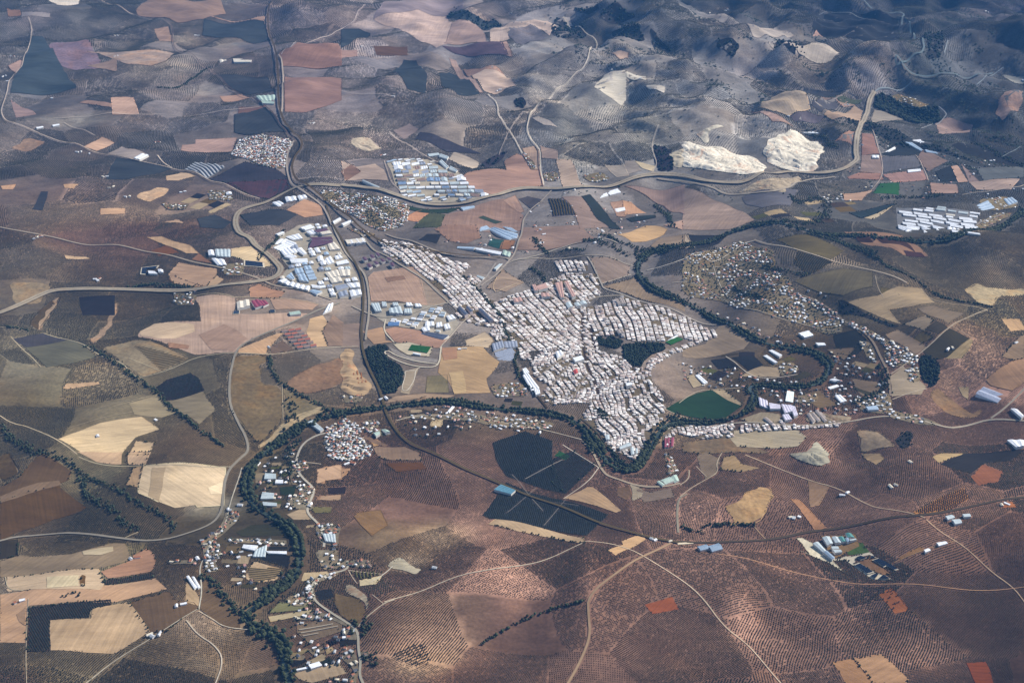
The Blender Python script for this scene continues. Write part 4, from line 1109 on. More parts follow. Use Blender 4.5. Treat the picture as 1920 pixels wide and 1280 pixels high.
W_, G_, C_ = rc('white', 'e4e8ee'), rc('grey', '8c94a4'), rc('cream', 'd8d0c0')
PU, BL, TC, GR, DG, LB, BR = rc('purple-brown', '5c3f50'), rc('blue', '5c7ca8'), rc('terracotta', 'a0604c'), rc('pale green', 'a8bcb0'), rc('dark grey', '50586a'), rc('pale blue', 'a0b4c8'), rc('brown', '8c7468')
IE = 'in the industrial estate inside the highway bend'
quads('L', 'warehouse', 9, W_, '80,445 190,375 320,400 250,445/255,450 325,405 445,455 380,495/90,490 250,452 375,500 205,550/205,558 330,515 420,590 265,640/130,300 230,270 270,300 170,330/285,340 480,300 540,385 400,410/490,210 640,165 720,215 580,262/590,280 690,240 750,300 660,330/440,550 520,520 600,600 545,620/350,545 430,530 470,570 410,600/265,650 360,605 455,640 375,680/340,692 600,660 620,715 370,740', IE)
quads('L', 'warehouse', 9, LB, '548,790 650,775 680,835 570,850/572,856 682,842 708,890 590,903/592,910 708,897 728,938 618,950/612,957 730,945 750,978 638,990/410,830 528,810 558,878 440,908/448,914 562,888 590,945 480,952/470,958 590,950 632,1020 492,1000/290,950 370,880 420,970 380,990/630,1150 700,1130 830,1175 745,1212', IE)
quads('L', 'warehouse', 8, W_, '165,1015 255,970 315,990 235,1035/250,1045 290,1010 350,1025 320,1075/330,1078 365,1030 425,1045 395,1095/402,1098 435,1048 500,1062 470,1115/478,1118 510,1065 575,1080 545,1132/552,1135 585,1082 650,1095 620,1150/660,1060 790,1085 800,1125 680,1105', IE)
quads('L', 'warehouse', 11, PU, '705,262 890,215 920,245 760,300/640,370 960,328 990,378 690,400/580,440 680,403 990,400 985,425 625,508', IE, bays=3)
quads('L', 'warehouse', 8, C_, '895,430 1010,420 1100,540 945,545/790,295 930,255 975,290 830,325/870,885 1060,852 1100,935 935,960/1070,852 1245,850 1245,925 1110,935/930,968 1100,948 1130,1015 975,1040', IE)
quads('L', 'warehouse', 9, W_, '750,655 830,640 850,700 770,710/865,680 955,650 1010,735 910,755/790,725 880,708 890,770 820,775/1030,722 1190,700 1230,745 1055,770/1010,640 1100,630 1135,665 1030,680/1190,1030 1378,1020 1390,1110 1255,1118/1230,1140 1400,1130 1420,1215 1262,1255', IE)
quads('L', 'warehouse', 9, G_, '1010,1070 1170,1045 1225,1110 1050,1155/1060,1172 1190,1140 1220,1225 1090,1250/340,500 450,470 480,520 380,540', IE)
quads('L', 'warehouse', 8, W_, '1210,400 1290,388 1320,455 1250,470/1300,375 1450,350 1480,435 1340,462/1110,165 1265,85 1290,108 1145,190/980,130 1090,62 1112,88 1002,155', 'on the north side of the bypass roundabout')
quads('L', 'apartment_block', 12, PU, '1420,670 1470,655 1510,690 1460,708/1530,640 1580,622 1620,655 1570,675/1620,600 1665,592 1700,625 1655,640/1485,770 1540,750 1580,790 1530,812/1590,730 1640,715 1680,750 1635,770/1685,690 1735,675 1775,710 1725,730/1780,670 1830,655 1870,690 1825,705/1830,745 1890,730 1910,790 1870,800', 'in the new block quarter above the red field', wallc='d8d0c4')
quads('F', 'warehouse', 12, rc('slate blue', '9ca4b8'), '1635,950 1690,885 1812,922 1760,985', label='large slate blue warehouse standing alone by the eastern road', bays=2, wallc='e8e8e8')
quads('H', 'warehouse', 10, rc('teal', '6c98ac'), '855,195 890,170 970,205 950,222 880,222', '', 'pale teal roofed oil mill on a white yard among groves', bays=4) if False else None
quads('H', 'warehouse', 10, rc('teal', '5c8ca0'), '852,200 890,172 972,205 948,226', '', 'teal roofed oil mill on a white yard among groves', bays=4)
KF = 'in the works beside the black ponds'
quads('K', 'warehouse', 9, rc('light grey', 'b4c0c4'), '490,222 600,205 652,300 570,335/630,222 728,212 780,292 690,305/350,312 430,290 560,420 510,440/640,410 760,400 790,430 680,450/620,360 720,350 745,380 640,392/890,262 985,228 1005,242 910,275', KF)
quads('K', 'warehouse', 9, rc('green', '4c8480'), '835,165 920,155 975,205 870,225/730,220 800,208 850,270 790,290', KF)
quads('K', 'warehouse', 9, rc('blue-grey', '8498ac'), '510,445 565,425 680,512 640,548/830,235 880,225 900,280 860,290', KF)
quads('O', 'warehouse', 11, rc('pale lilac', 'ccc8d8'), '255,365 390,400 405,500 275,465/410,450 580,462 585,520 430,525/595,462 715,470 770,560 650,590/715,462 800,490 845,620 790,640/612,612 700,602 755,680 655,700', 'in the riverside factory below the meander', bays=3)
quads('O', 'greenhouse', 5, rc('white', 'e8f4f0'), '680,272 785,280 770,420 655,405', '', 'white striped greenhouse beside the riverside factory', bays=5, arched=True)
quads('O', 'greenhouse', 5, W_, '1285,205 1420,165 1460,190 1325,235/1390,340 1478,332 1575,400 1482,430', 'in the market gardens east of the factory', bays=2, arched=True)
quads('O', 'warehouse', 7, W_, '1310,100 1390,75 1480,105 1400,125', '', 'white snow-bright shed by the river meander')
quads('O', 'barn', 6, rc('tan', '9c9088'), '980,610 1025,600 1105,700 1065,740/1040,600 1085,590 1180,690 1140,715/1100,560 1140,550 1280,700 1240,715/1150,580 1190,575 1265,650 1235,665/330,660 380,650 480,740 430,750', 'on the slope above the main street', bays=1)
quads('E', 'warehouse', 9, W_, '1012,850 1040,830 1105,905 1070,940/1010,810 1030,800 1050,830 1020,840/1075,925 1105,920 1110,945 1085,955', 'along the curved main road at the old town edge', bays=3)
quads('E', 'warehouse', 8, G_, '840,665 900,650 910,690 850,705/905,648 980,652 985,690 915,690/855,710 950,695 970,720 865,738/870,742 960,725 965,750 880,765', 'in the saw-roofed works west of the old town', bays=4)
quads('E', 'warehouse', 8, rc('light grey', 'b4c0c4'), '265,475 330,455 345,500 270,500/350,475 390,470 395,500 350,500/165,445 210,440 225,485 190,490/225,435 250,435 255,458 228,460/285,440 315,438 320,455 290,458', 'on the strip south of the red field', bays=3)
quads('E', 'warehouse', 8, W_, '470,545 515,545 520,570 465,572/445,580 490,575 495,595 460,600/530,550 560,548 565,575 530,578/585,510 620,505 640,530 600,540/570,560 600,555 610,585 580,590/360,440 390,440 400,455 365,458/410,445 440,445 450,460 415,462', 'in the sheds north of the football ground', bays=2)
quads('E', 'warehouse', 7, DG, '440,605 490,600 600,625 570,640/300,490 330,485 340,505 305,508', 'in the sheds north of the football ground', bays=2)
quads('E', 'warehouse', 5, BL, '262,552 325,550 322,565 260,565', '', 'long blue roofed building beside the bypass junction', bays=1)
quads('Q', 'apartment_block', 15, rc('dark grey', '50586a'), '1180,800 1215,795 1295,890 1260,905/1270,800 1300,800 1350,860 1320,870/1410,830 1445,825 1580,950 1540,960', 'on the station quarter streets', bays=1, wallc='b8aca8')
quads('U', 'apartment_block', 14, rc('pinkish tan', 'b89488'), '385,560 490,535 520,600 420,620/340,540 380,545 410,630 370,630/130,715 220,695 240,745 150,760/440,650 530,655 545,690 450,695/600,540 680,520 700,700 660,700/700,520 740,510 830,690 790,700', 'near the park at the top of the town', bays=2)
quads('U', 'apartment_block', 14, rc('light grey', 'b4c0c4'), '715,750 770,740 800,810 745,820/810,750 860,745 890,800 840,800/870,735 940,735 960,780 890,785', 'at the market square north of the grid', bays=1)
quads('U', 'school_building', 10, rc('tan', '9c9088'), '1265,715 1300,708 1335,780 1305,785/1315,700 1360,695 1390,775 1345,780/1290,1060 1350,1055 1380,1095 1310,1105', 'in the eastern street grid', bays=2)
quads('Q', 'warehouse', 8, LB, '1180,118 1380,145 1360,168 1170,140', '', 'long pale blue greenhouse block by the northern fields', bays=3)
quads('Q', 'greenhouse', 6, W_, '1385,148 1675,190 1655,220 1375,172', '', 'long white greenhouse block by the northern fields', bays=3)
quads('Q', 'greenhouse', 5, GR, '1690,180 1780,200 1755,240 1675,225', '', 'pale green netted enclosure beside the northern road', bays=2)
quads('Q', 'warehouse', 6, rc('light grey', 'b4c0c4'), '1580,380 1640,320 1680,320 1610,395/1400,450 1480,480 1460,500 1390,465', 'beside the northern approach road', bays=2)
quads('E', 'warehouse', 7, LB, '815,20 860,15 985,60 975,85/755,12 810,5 830,30 775,35/900,10 950,20 985,45 960,50', 'in the farm packing sheds north of the town', bays=3)
quads('E', 'warehouse', 8, C_, '20,85 120,75 135,100 35,115', 'beside the bypass roundabout', bays=3)
quads('D', 'warehouse', 8, C_, '1320,430 1390,420 1395,460 1325,475', 'in the works on the orange field', bays=2)
quads('D', 'warehouse', 8, rc('dark red', '8c3c50'), '1400,430 1440,420 1470,455 1425,470/1440,425 1480,425 1500,445 1470,460', 'in the works on the orange field', bays=2)
quads('D', 'warehouse', 8, GR, '1610,490 1670,485 1680,505 1620,508', '', 'pale green shed on the edge of the orange field')
quads('D', 'warehouse', 7, W_, '1160,150 1190,145 1200,175 1165,178/1180,195 1250,195 1265,225 1215,230/1830,450 1860,445 1850,480 1800,500', 'by the northern farm lane')
quads('D', 'warehouse', 7, W_, '825,260 860,262 880,280 830,278/880,252 910,255 912,272 885,270', 'beside the dark pond on the northern farm')
quads('D', 'greenhouse', 6, rc('light grey', 'b4c0c4'), '1200,145 1285,138 1285,180 1205,182', '', 'grey netted nursery plot beside the pale yellow field', bays=4)
quads('V', 'greenhouse', 5, rc('light grey', 'b4c0c4'), '218,365 278,340 398,450 362,475', '', 'long grey greenhouse at the west end of the round village', bays=3, arched=True)
quads('V', 'greenhouse', 4, W_, '1780,245 1830,185 1860,190 1800,262', '', 'narrow white polytunnels beside the river lane', bays=2, arched=True)
quads('V', 'warehouse', 7, GR, '950,480 1020,460 1030,500 985,530/1040,440 1110,450 1140,480 1090,495', 'at the east end of the round village')
quads('G', 'greenhouse', 5, W_, '1540,148 1580,146 1580,165 1535,168/1350,525 1360,508 1440,515 1420,540/1480,545 1600,545 1600,560 1500,556', 'in the market gardens by the western river', bays=3, arched=True)
quads('G', 'greenhouse', 4, rc('light grey', 'b4c0c4'), '1480,112 1540,112 1540,140 1475,145/1465,220 1530,222 1525,250 1455,255/1465,272 1545,275 1545,292 1470,292/1425,540 1490,515 1480,575 1410,575', 'in the market gardens by the western river', bays=4, arched=True)
quads('G', 'barn', 5, W_, '1040,690 1055,685 1100,745 1085,755/1070,690 1085,690 1120,745 1105,752', 'on the little hill west of the hamlet', bays=1)
quads('G', 'greenhouse', 5, rc('light grey', 'b4c0c4'), '1800,450 1870,450 1875,495 1815,490', '', 'grey greenhouse inside the bend of the village lane', bays=4)
quads('T', 'greenhouse', 5, W_, '790,1105 895,1062 928,1102 820,1145/620,1162 780,1110 790,1128 622,1175', 'in the field plots near the bottom edge', bays=2, arched=True)
quads('I', 'warehouse', 7, rc('blue-grey', '8498ac'), '140,520 200,505 225,530 165,545/80,520 130,510 150,530 100,540', 'in the roadside depot south of the river loop')
quads('I', 'warehouse', 7, rc('light grey', 'b4c0c4'), '1465,350 1500,340 1520,355 1480,370/1500,370 1545,365 1560,385 1520,395/1560,340 1600,335 1610,350 1570,355', 'in the roadside farmyard on the eastern edge')
quads('I', 'warehouse', 6, W_, '1345,540 1370,528 1385,538 1355,553/1415,500 1465,490 1480,500 1430,515', 'beside the lane through the eastern red groves')
quads('F', 'warehouse', 8, W_, '1810,1205 1905,1200 1905,1240 1860,1250/1830,1030 1870,1030 1905,1070 1890,1085/645,610 700,595 730,620 680,635', 'by the eastern road')
quads('F', 'greenhouse', 5, LB, '850,890 0,0 0,0 0,0') if False else None
quads('F', 'greenhouse', 5, W_, '480,705 500,700 555,735 540,745/450,735 470,730 530,775 515,780/70,845 90,840 140,885 120,895/740,665 790,658 800,672 755,682', 'on the plots inside the river bends', bays=2, arched=True)
quads('F', 'warehouse', 8, LB, '1020,1020 1080,1012 1095,1035 1035,1040', '', 'pale blue shed beside the eastern main street')
quads('C', 'greenhouse', 5, W_, '1255,772 1330,782 1325,795 1250,785/1325,788 1385,793 1383,805 1325,800/1105,850 1180,822 1188,832 1110,860/1255,950 1325,945 1330,955 1258,962/1055,868 1095,870 1095,885 1058,885/660,732 740,720 762,740 700,748', 'on the upper river plain', bays=2, arched=True)
quads('C', 'greenhouse', 5, LB, '1240,795 1280,800 1350,835 1330,840/1350,838 1420,845 1425,855 1360,850', 'on the upper river plain', bays=2, arched=True)
gx_ = []
for r_ in range(6):
    for c_ in range(5):
        x0 = 1205 + c_ * 84 + r_ * 5 + (r_ % 2) * 18; y0 = 1178 + r_ * 16 + c_ * 9
        if (r_ * 5 + c_) % 7 == 3: continue
        gx_.append(f'{x0},{y0} {x0 + 72},{y0 + 7} {x0 + 78},{y0 + 17} {x0 + 4},{y0 + 10}')
quads('C', 'greenhouse', 5, W_, '/'.join(gx_), 'in the greenhouse field on the upper river', bays=3, arched=True)
quads('C', 'greenhouse', 5, LB, '1630,1140 1700,1120 1740,1165 1670,1170/1790,1110 1840,1100 1870,1130 1820,1145', 'beyond the upper greenhouse field', bays=3, arched=True)
quads('F', 'greenhouse', 5, W_, '1200,10 1330,25 1330,40 1205,25/1245,30 1310,40 1290,58 1240,48/1345,38 1440,55 1435,70 1350,55', 'in the greenhouse field on the upper river', bays=3, arched=True)
quads('A', 'warehouse', 7, W_, '200,705 240,703 243,715 205,718/290,690 330,690 333,703 295,705/745,885 790,855 830,870 780,895/1260,1075 1290,1070 1295,1085 1265,1090', 'beside the far western lane')
quads('A', 'warehouse', 7, GR, '1430,540 1535,527 1540,560 1450,560/1455,562 1530,563 1530,580 1465,580', 'at the fork of the northern roads', bays=4)
quads('A', 'warehouse', 7, C_, '1225,335 1290,325 1295,350 1230,355/1300,325 1410,318 1400,345 1305,350', 'in the pale compound near the top', bays=3)
quads('A', 'warehouse', 8, W_, '1590,1105 1650,1090 1660,1110 1600,1125/1660,1095 1705,1090 1715,1105 1670,1115/1520,1135 1560,1120 1620,1135 1570,1150', 'in the yard inside the highway curve', bays=2)
quads('B', 'greenhouse', 6, W_, '1415,1080 1480,1072 1490,1095 1435,1100/1475,1060 1540,1045 1560,1078 1500,1088/1520,1160 1580,1160 1585,1175 1530,1180', 'south of the highway near the green strip', bays=3, arched=True)
quads('B', 'greenhouse', 5, LB, '665,1160 740,1148 745,1160 680,1175', '', 'pale blue greenhouse tucked under the highway', bays=2, arched=True)
quads('B', 'warehouse', 7, W_, '1300,1040 1420,1075 1425,1080 1310,1050') if False else None
# estate of workshops north of the highway, row by row
pal = [W_, W_, LB, rc('light grey', 'b4c0c4'), rc('light grey', 'b4c0c4'), G_, C_, rc('dull blue', '7890b0'), BR, W_, W_]
k_ = 0
for r_ in range(9):
    y0 = 905 + r_ * 22; xa = 285 + r_ * 6 - (r_ > 4) * 0; xb = 500 + r_ * 38
    x0 = xa
    while x0 < xb and x0 < 790:
        wd = rng.integers(26, 52); g_ = rng.integers(4, 10); h_ = 15 if r_ < 8 else 13
        if rng.random() > .1: quads('B', 'warehouse', 8, pal[rng.integers(0, len(pal))], f'{x0},{y0} {x0 + wd},{y0 + 2} {x0 + wd + 5},{y0 + h_} {x0 + 4},{y0 + h_ - 1}', 'in the workshop estate north of the highway', bays=int(rng.integers(1, 4)))
        x0 += wd + g_
quads('B', 'warehouse', 8, rc('light grey', 'b4c0c4'), '480,855 540,855 550,868 490,870/555,858 600,875 590,890 545,875/560,895 600,930 585,940 545,905/610,930 650,950 640,960 600,945/120,1005 260,1045 255,1055 118,1015', 'in the small estate above the workshops')
# terraces of the walled estate beside the dark grove
for r_ in range(6):
    for s_ in range(3):
        x0 = 1570 + r_ * 17 + s_ * 38; y0 = 592 + r_ * 18 + s_ * 0 - s_ * 4
        quads('D', 'barn', 6, TC if (r_ + s_) % 3 else BR, f'{x0},{y0} {x0 + 32},{y0 - 4} {x0 + 36},{y0 + 6} {x0 + 4},{y0 + 10}', 'in the walled terrace estate by the fork', bays=1)
quads('P', 'barn', 7, rc('dark red', '8c3c50'), '1225,560 1245,545 1250,640 1225,645/1255,548 1285,545 1280,640 1260,642/1300,545 1335,545 1325,630 1295,635', 'beside the river bridge', bays=1)
quads('P', 'warehouse', 7, GR, '1140,1030 1170,1020 1230,1060 1200,1075/1180,1010 1280,985 1330,1020 1240,1050/1290,980 1360,960 1390,1010 1340,1030', 'in the pale yard south of the river loop')
quads('P', 'apartment_block', 12, rc('light grey', 'b4c0c4'), '845,660 880,655 890,720 855,725/900,665 925,665 930,710 905,712/560,510 610,505 615,560 575,560/720,640 830,600 860,630 730,665', 'at the southern tip of the old town')
quads('J', 'apartment_block', 14, W_, '790,1060 850,1050 865,1085 805,1100/200,780 300,760 330,800 230,820/10,720 70,700 100,740 30,780', 'in the old town streets')
quads('J', 'apartment_block', 12, rc('red', 'b04038'), '205,925 250,905 262,945 225,965', '', 'red roofed building inside the old town streets')
# yards and the smaller sheds that fill the estates
def infill(t, poly, dr, gx1, gy1, area, prob, hts=(5, 9), yard='9c9894'):
    P = gnd(zpx(t, poly)); d = gnd(zpx(t, dr)); d = d[1] - d[0]; d /= np.hypot(*d); nn = np.array((-d[1], d[0])); u = P @ d; v = P @ nn
    sheet('yard', P, M['town_ground'], 1.3, alb(yard, *P.mean(0)))
    sel = cover.copy(); stamp(P, 1, sel); cover[(sel == 1) & (cover == 0)] = 1
    for a in np.arange(u.min(), u.max(), gx1):
        for b_ in np.arange(v.min(), v.max(), gy1):
            w_, l_ = gx1 * rng.uniform(.62, .9) / 2, gy1 * rng.uniform(.6, .88) / 2; q = np.array([d * (a + s1 * w_) + nn * (b_ + s2 * l_) for s1, s2 in ((-1, -1), (1, -1), (1, 1), (-1, 1))]); c = q.mean(0)
            if rng.random() > prob or not inside(P, c[0], c[1]): continue
            if any(at_(cover, *p_) >= 2 for p_ in q) or at_(cover, *c) >= 2: continue
            pc = [W_, W_, W_, rc('light grey', 'b4c0c4'), G_, C_, W_, LB][rng.integers(8)]
            o, r = quad_building(q, rng.uniform(*hts), pc, 'warehouse', int(rng.integers(1, 3)), None, area); o['look'] = LOOK[pc]
infill('L', '60,440 190,340 480,180 640,150 900,180 1000,330 1200,650 1420,1100 1400,1260 1000,1275 700,1200 160,1050 330,800', '620,560 960,1240', 42, 34, IE, .88)
infill('Q', '200,760 620,770 960,800 1200,980 1150,1060 1060,1150 760,1060 560,1030 400,1000 210,880', '200,900 1100,1000', 30, 22, 'in the sheds north of the football ground', .5)
infill('B', '250,900 480,890 650,960 800,1060 780,1110 400,1110 300,1030', '285,905 500,905', 40, 26, 'in the workshop estate north of the highway', .6)
infill('C', '1190,1160 1330,1160 1650,1190 1640,1275 1200,1275', '1205,1178 1289,1187', 60, 34, 'in the greenhouse field on the upper river', .5, (4, 6), '6c7484')
# football ground and other pitches
def pitch(t, s, label):
    P = gnd(zpx(t, s)); c = P.mean(0)
    o = sheet('football_pitch', P, M['field'], 4.2, alb('2a6450', *c)); 
    if o: o['kind'] = 'structure'; o['label'] = label
pitch('N', '1070,450 1420,490 1350,600 1010,545', 'green artificial football pitch by the curved terraces')
pitch('J', '1235,610 1360,550 1440,578 1300,640', 'green sports pitch beside the town park')
quads('N', 'grandstand', 6, W_, '1100,590 1230,605 1225,625 1090,605', '', 'small white grandstand on the near side of the football pitch')
quads('J', 'grandstand', 5, W_, '1215,592 1360,532 1375,542 1222,606', '', 'long white grandstand beside the park sports pitch', bays=1)
def pond(t, s, label):
    P = gnd(zpx(t, s)); c = P.mean(0); Pb = c + (P - c) * 1.2
    rim = sheet('pond_bank', Pb, M['quarry'], 3.9, alb('d8d0c0', *c)); o = sheet('pond', P, M['pond'], 5.2, None, label=label)
    stamp(Pb, 2)
for s_, l_ in (('985,640 1050,615 1245,735 1160,760', 'long black pond nearest the works'), ('1210,800 1270,770 1330,770 1280,835', 'small black pond between the two white banks'),
               ('1330,840 1400,785 1500,840', 'triangular black pond at the southern end'), ('1250,570 1330,545 1440,600 1430,650 1400,660', 'black pond inside the white banked yard'),
               ('1345,548 1450,600 1610,695 1560,705 1440,640', 'long thin black pond on the outer bank'), ('1000,525 1060,500 1150,530 1060,560', 'dark pond beside the green yard'), ('1205,540 1230,500 1280,520', 'tiny black pond in the corner of the bank')):
    pond('K', s_, l_)
pond('D', '1370,208 1465,218 1468,243 1370,235', 'rectangular black pond with white rim by the highway bend')
pond('D', '795,248 880,238 870,252 820,255 815,282 790,280', 'dark pond round the northern farm buildings')
pond('D', '1305,488 1335,486 1335,503 1303,505', 'small black pond by the works on the orange field')
pond('D', '1508,482 1533,482 1535,497 1510,498', 'small black pond east of the orange field works')

# ------------------------------------------------------------------ houses
house_boxes = []         # cx, cy, hx, hy, angle, height, gable, wall rgb, roof rgb, size on the picture
def add_house(x, y, hx_, hy_, ang, h, gable, wall, roof, area=None):
    house_boxes.append((x, y, hx_, hy_, ang, h, gable, wall, roof, area))
ROOFS_T = [lin(c) for c in ('c8c2bc', 'd4d0cc', 'b4aaa2', 'a8968c', 'e0dcd8', '9c9490', 'c4b4ac', 'ece8e4', 'b4aca8', '9c8c88')]
WALLS_T = [lin(c) for c in ('ece8e4', 'e4e0dc', 'f0ece8', 'e0d4c4', 'd8d0cc')]
def fits(x, y): return at_(cover, x, y) < 2
built = np.zeros((RH, RW), np.uint8)
def town(kind, P, d):
    nrm = np.array((-d[1], d[0])); u = P @ d; v = P @ nrm
    per = 47.0 if kind == 'grid' else 33.0; st = 10.5 if kind == 'grid' else 6.5; dep = (per - st) / 2
    v0 = v.min(); row = 0
    while v0 < v.max() + per:
        for s_ in (0, 1):
            uc = u.min() + rng.uniform(0, 8); vc = v0 + st + dep * (s_ + .5); run = 0
            while uc < u.max():
                wd = rng.uniform(6, 10.5) if kind == 'grid' else rng.uniform(5.5, 10); run += wd
                if run > 130: uc += 8; run = 0
                cu = uc + wd / 2
                if kind == 'old':            # crooked old streets: the rows wander
                    vv = vc + 16 * math.sin(cu / 75 + v0 / 120) + 9 * math.sin(cu / 31 + v0 / 47); sl_ = 16 / 75 * math.cos(cu / 75 + v0 / 120)
                else: vv = vc + 8 * math.sin(cu / 160 + v0 / 200); sl_ = 0
                x, y = d * cu + nrm * vv
                vac = math.sin(x / 37 + 1.3 * math.sin(y / 51)) * math.sin(y / 43 + math.sin(x / 29))
                if inside(P, np.array(x), np.array(y)) and fits(x, y) and at_(built, x, y) == 0 and vac < .86 and rng.random() < (.96 if vac < .6 else .7):
                    dd = dep * rng.uniform(.72, 1.0) / 2; off = (dep / 2 - dd) * (-1 if s_ == 0 else 1)
                    x, y = d * cu + nrm * (vv + off)
                    h = rng.choice([4, 5, 6, 6.5, 7.5, 10], p=[.16, .22, .24, .2, .14, .04])
                    if rng.random() < .008: h = 13; wd *= 1.5; dd *= 1.2
                    wc = WALLS_T[rng.integers(5)] * rng.uniform(.85, 1); rc_ = ROOFS_T[rng.integers(10)] * rng.uniform(.9, 1.22)
                    add_house(x, y, wd / 2 - .05, dd, math.atan2(d[1], d[0]) + sl_, h, rng.random() < .3, wc, rc_)
                uc += wd
        v0 += per; row += 1
        if kind == 'old': per = rng.uniform(28, 38); dep = (per - st) / 2
for k, P, d in TOWNP: town(k, P, d); stamp(P, 1, built)
NV = len(house_boxes)
ROOF_N = [('white', 'e4e6ea'), ('pale grey', 'b8bcc0'), ('terracotta', 'a0684c'), ('brown', '7c6050'), ('cream', 'd8ceb8'), ('dark grey', '5c6068'), ('pink-tiled', 'b88c80')]
garden = []
for gap, ar, P in VILLP:
    x0, y0 = P.min(0); x1, y1 = P.max(0); base = rng.uniform(0, 1.5); pts = []
    far = 1 + max(0, y0) / 6000
    for gx1 in np.arange(x0, x1, gap):
        for gy1 in np.arange(y0, y1, gap * 1.25):
            x = gx1 + rng.uniform(0, gap * .8); y = gy1 + rng.uniform(0, gap); 
            if not inside(P, np.array(x), np.array(y)): continue
            if at_(cover, x, y) >= (1 if ar.startswith(LOOSE) else 2): continue
            nz_ = math.sin(x / 47 + 1.4 * math.sin(y / 61)) * math.sin(y / 53 + math.sin(x / 39))
            if rng.random() < (.84 if gap > 30 else .9) and (nz_ < .3 or 'suburb' not in ar):
                a = base + rng.choice([0, math.pi / 2]) + rng.normal(0, .12)
                ri = rng.choice(7, p=[.22, .2, .16, .12, .12, .1, .08])
                add_house(x, y, rng.uniform(4, 7.5), rng.uniform(3.4, 5.2), a, rng.choice([3.4, 4, 6.5]), rng.random() < .6, WALLS_T[rng.integers(5)], lin(ROOF_N[ri][1]) * rng.uniform(.85, 1.05), (ar, ROOF_N[ri][0]))
            for _ in range(3):
                if rng.random() < (.95 if 'suburb' in ar else .75): garden.append((x + rng.uniform(-gap, gap) * .7, y + rng.uniform(-gap, gap) * .7))
FARMS = []
for t, s_ in (('A', '15,430 42,455 60,315 290,550 865,797 575,988 610,1050 1090,200 640,318 1730,690 500,860 430,850 640,200 1010,1075 700,1100'), ('B', '290,540 115,262 950,75 1450,5 1510,390 1670,440 870,510 220,870 600,1100'),
              ('C', '150,75 240,62 250,50 1690,65 1705,72 1200,430 885,592 905,588 1900,450 590,650 1000,810 1720,900'), ('D', '530,310 545,318 210,75 190,85 230,70 1065,385 545,1185 1500,690 870,1095'),
              ('G', '85,835 835,1012 850,1022 985,853 1065,600 730,590 1340,290 1440,60'), ('I', '600,358 620,362 1160,187 890,235 1270,50 1780,290'), ('H', '1730,478 1750,485 1835,492 30,60 520,640'), ('E', '1110,110 1120,105 1090,40 1130,60 660,700 220,980'), ('F', '1860,665 1480,700 1100,900 740,560')):
    for p_ in gnd(zpx(t, s_)):
        for q_ in range(int(rng.integers(1, 3))):
            FARMS.append(len(house_boxes)); ri = rng.choice([0, 0, 1, 2, 4]); a = rng.uniform(0, 3)
            lr = 'left' if p_[0] < -700 else ('right' if p_[0] > 700 else 'centre'); fn = 'top' if p_[1] > 1800 else ('middle' if p_[1] > -600 else 'bottom')
            add_house(p_[0] + q_ * 22, p_[1] + q_ * 9, rng.uniform(6, 12), rng.uniform(4, 6), a, 5, rng.random() < .7, WALLS_T[0], lin(ROOF_N[ri][1]), (f'in the lone farms of the {fn} {lr}', ROOF_N[ri][0]))
# which 300 are largest in the picture: the village houses nearest the camera
def psize(b):
    k = pxm(b[0], b[1]); return (b[2] * b[3]) ** .5 / k
px_, py_ = topx(np.array([b[0] for b in house_boxes]), np.array([b[1] for b in house_boxes]), 0)
vis = (px_ > 4) & (px_ < 1916) & (py_ > 4) & (py_ < 1276)
order = sorted([i for i in range(NV, len(house_boxes)) if vis[i]], key=lambda i: -psize(house_boxes[i]))
IND = set([i for i in order if i not in set(FARMS)][:290 - len(FARMS)]) | set(FARMS)
def box_parts(gable, uu=1.0):
    w_ = [(-1, -1, 0), (1, -1, 0), (1, 1, 0), (-1, 1, 0), (-1, -1, 1), (1, -1, 1), (1, 1, 1), (-1, 1, 1)]
    wf = [(0, 1, 5, 4), (1, 2, 6, 5), (2, 3, 7, 6), (3, 0, 4, 7)]
    if gable:
        o_ = 1.06; r_ = [(-o_, -o_, 1.0), (o_, -o_, 1.0), (o_, o_, 1.0), (-o_, o_, 1.0), (-o_, 0, 1.38), (o_, 0, 1.38)]
        rf = [(0, 1, 5, 4), (2, 3, 4, 5), (0, 4, 3), (1, 2, 5)]
    else:
        r_ = [(-1.02, -1.02, 1), (1.02, -1.02, 1), (1.02, 1.02, 1), (-1.02, 1.02, 1), (-1.02, -1.02, 1.1), (1.02, -1.02, 1.1), (1.02, 1.02, 1.1), (-1.02, 1.02, 1.1),
              (-.88, -.88, 1.1), (.88, -.88, 1.1), (.88, .88, 1.1), (-.88, .88, 1.1), (-.88, -.88, 1.03), (.88, -.88, 1.03), (.88, .88, 1.03), (-.88, .88, 1.03)]
        rf = [(0, 1, 5, 4), (1, 2, 6, 5), (2, 3, 7, 6), (3, 0, 4, 7), (4, 5, 9, 8), (5, 6, 10, 9), (6, 7, 11, 10), (7, 4, 8, 11),
              (8, 9, 13, 12), (9, 10, 14, 13), (10, 11, 15, 14), (11, 8, 12, 15), (12, 13, 14, 15)]
    return w_, wf, r_, rf
TM = {}
for g_ in (0, 1):
    a, b_, c, d = box_parts(g_)
    m1 = bpy.data.meshes.new('house_wall'); m1.from_pydata(a, [], b_); m1.materials.append(M['wall_paint'])
    m2 = bpy.data.meshes.new('roof'); m2.from_pydata(c, [], d); m2.materials.append(M['roofing']); TM[g_] = (m1, m2)
batch = {0: [], 1: []}
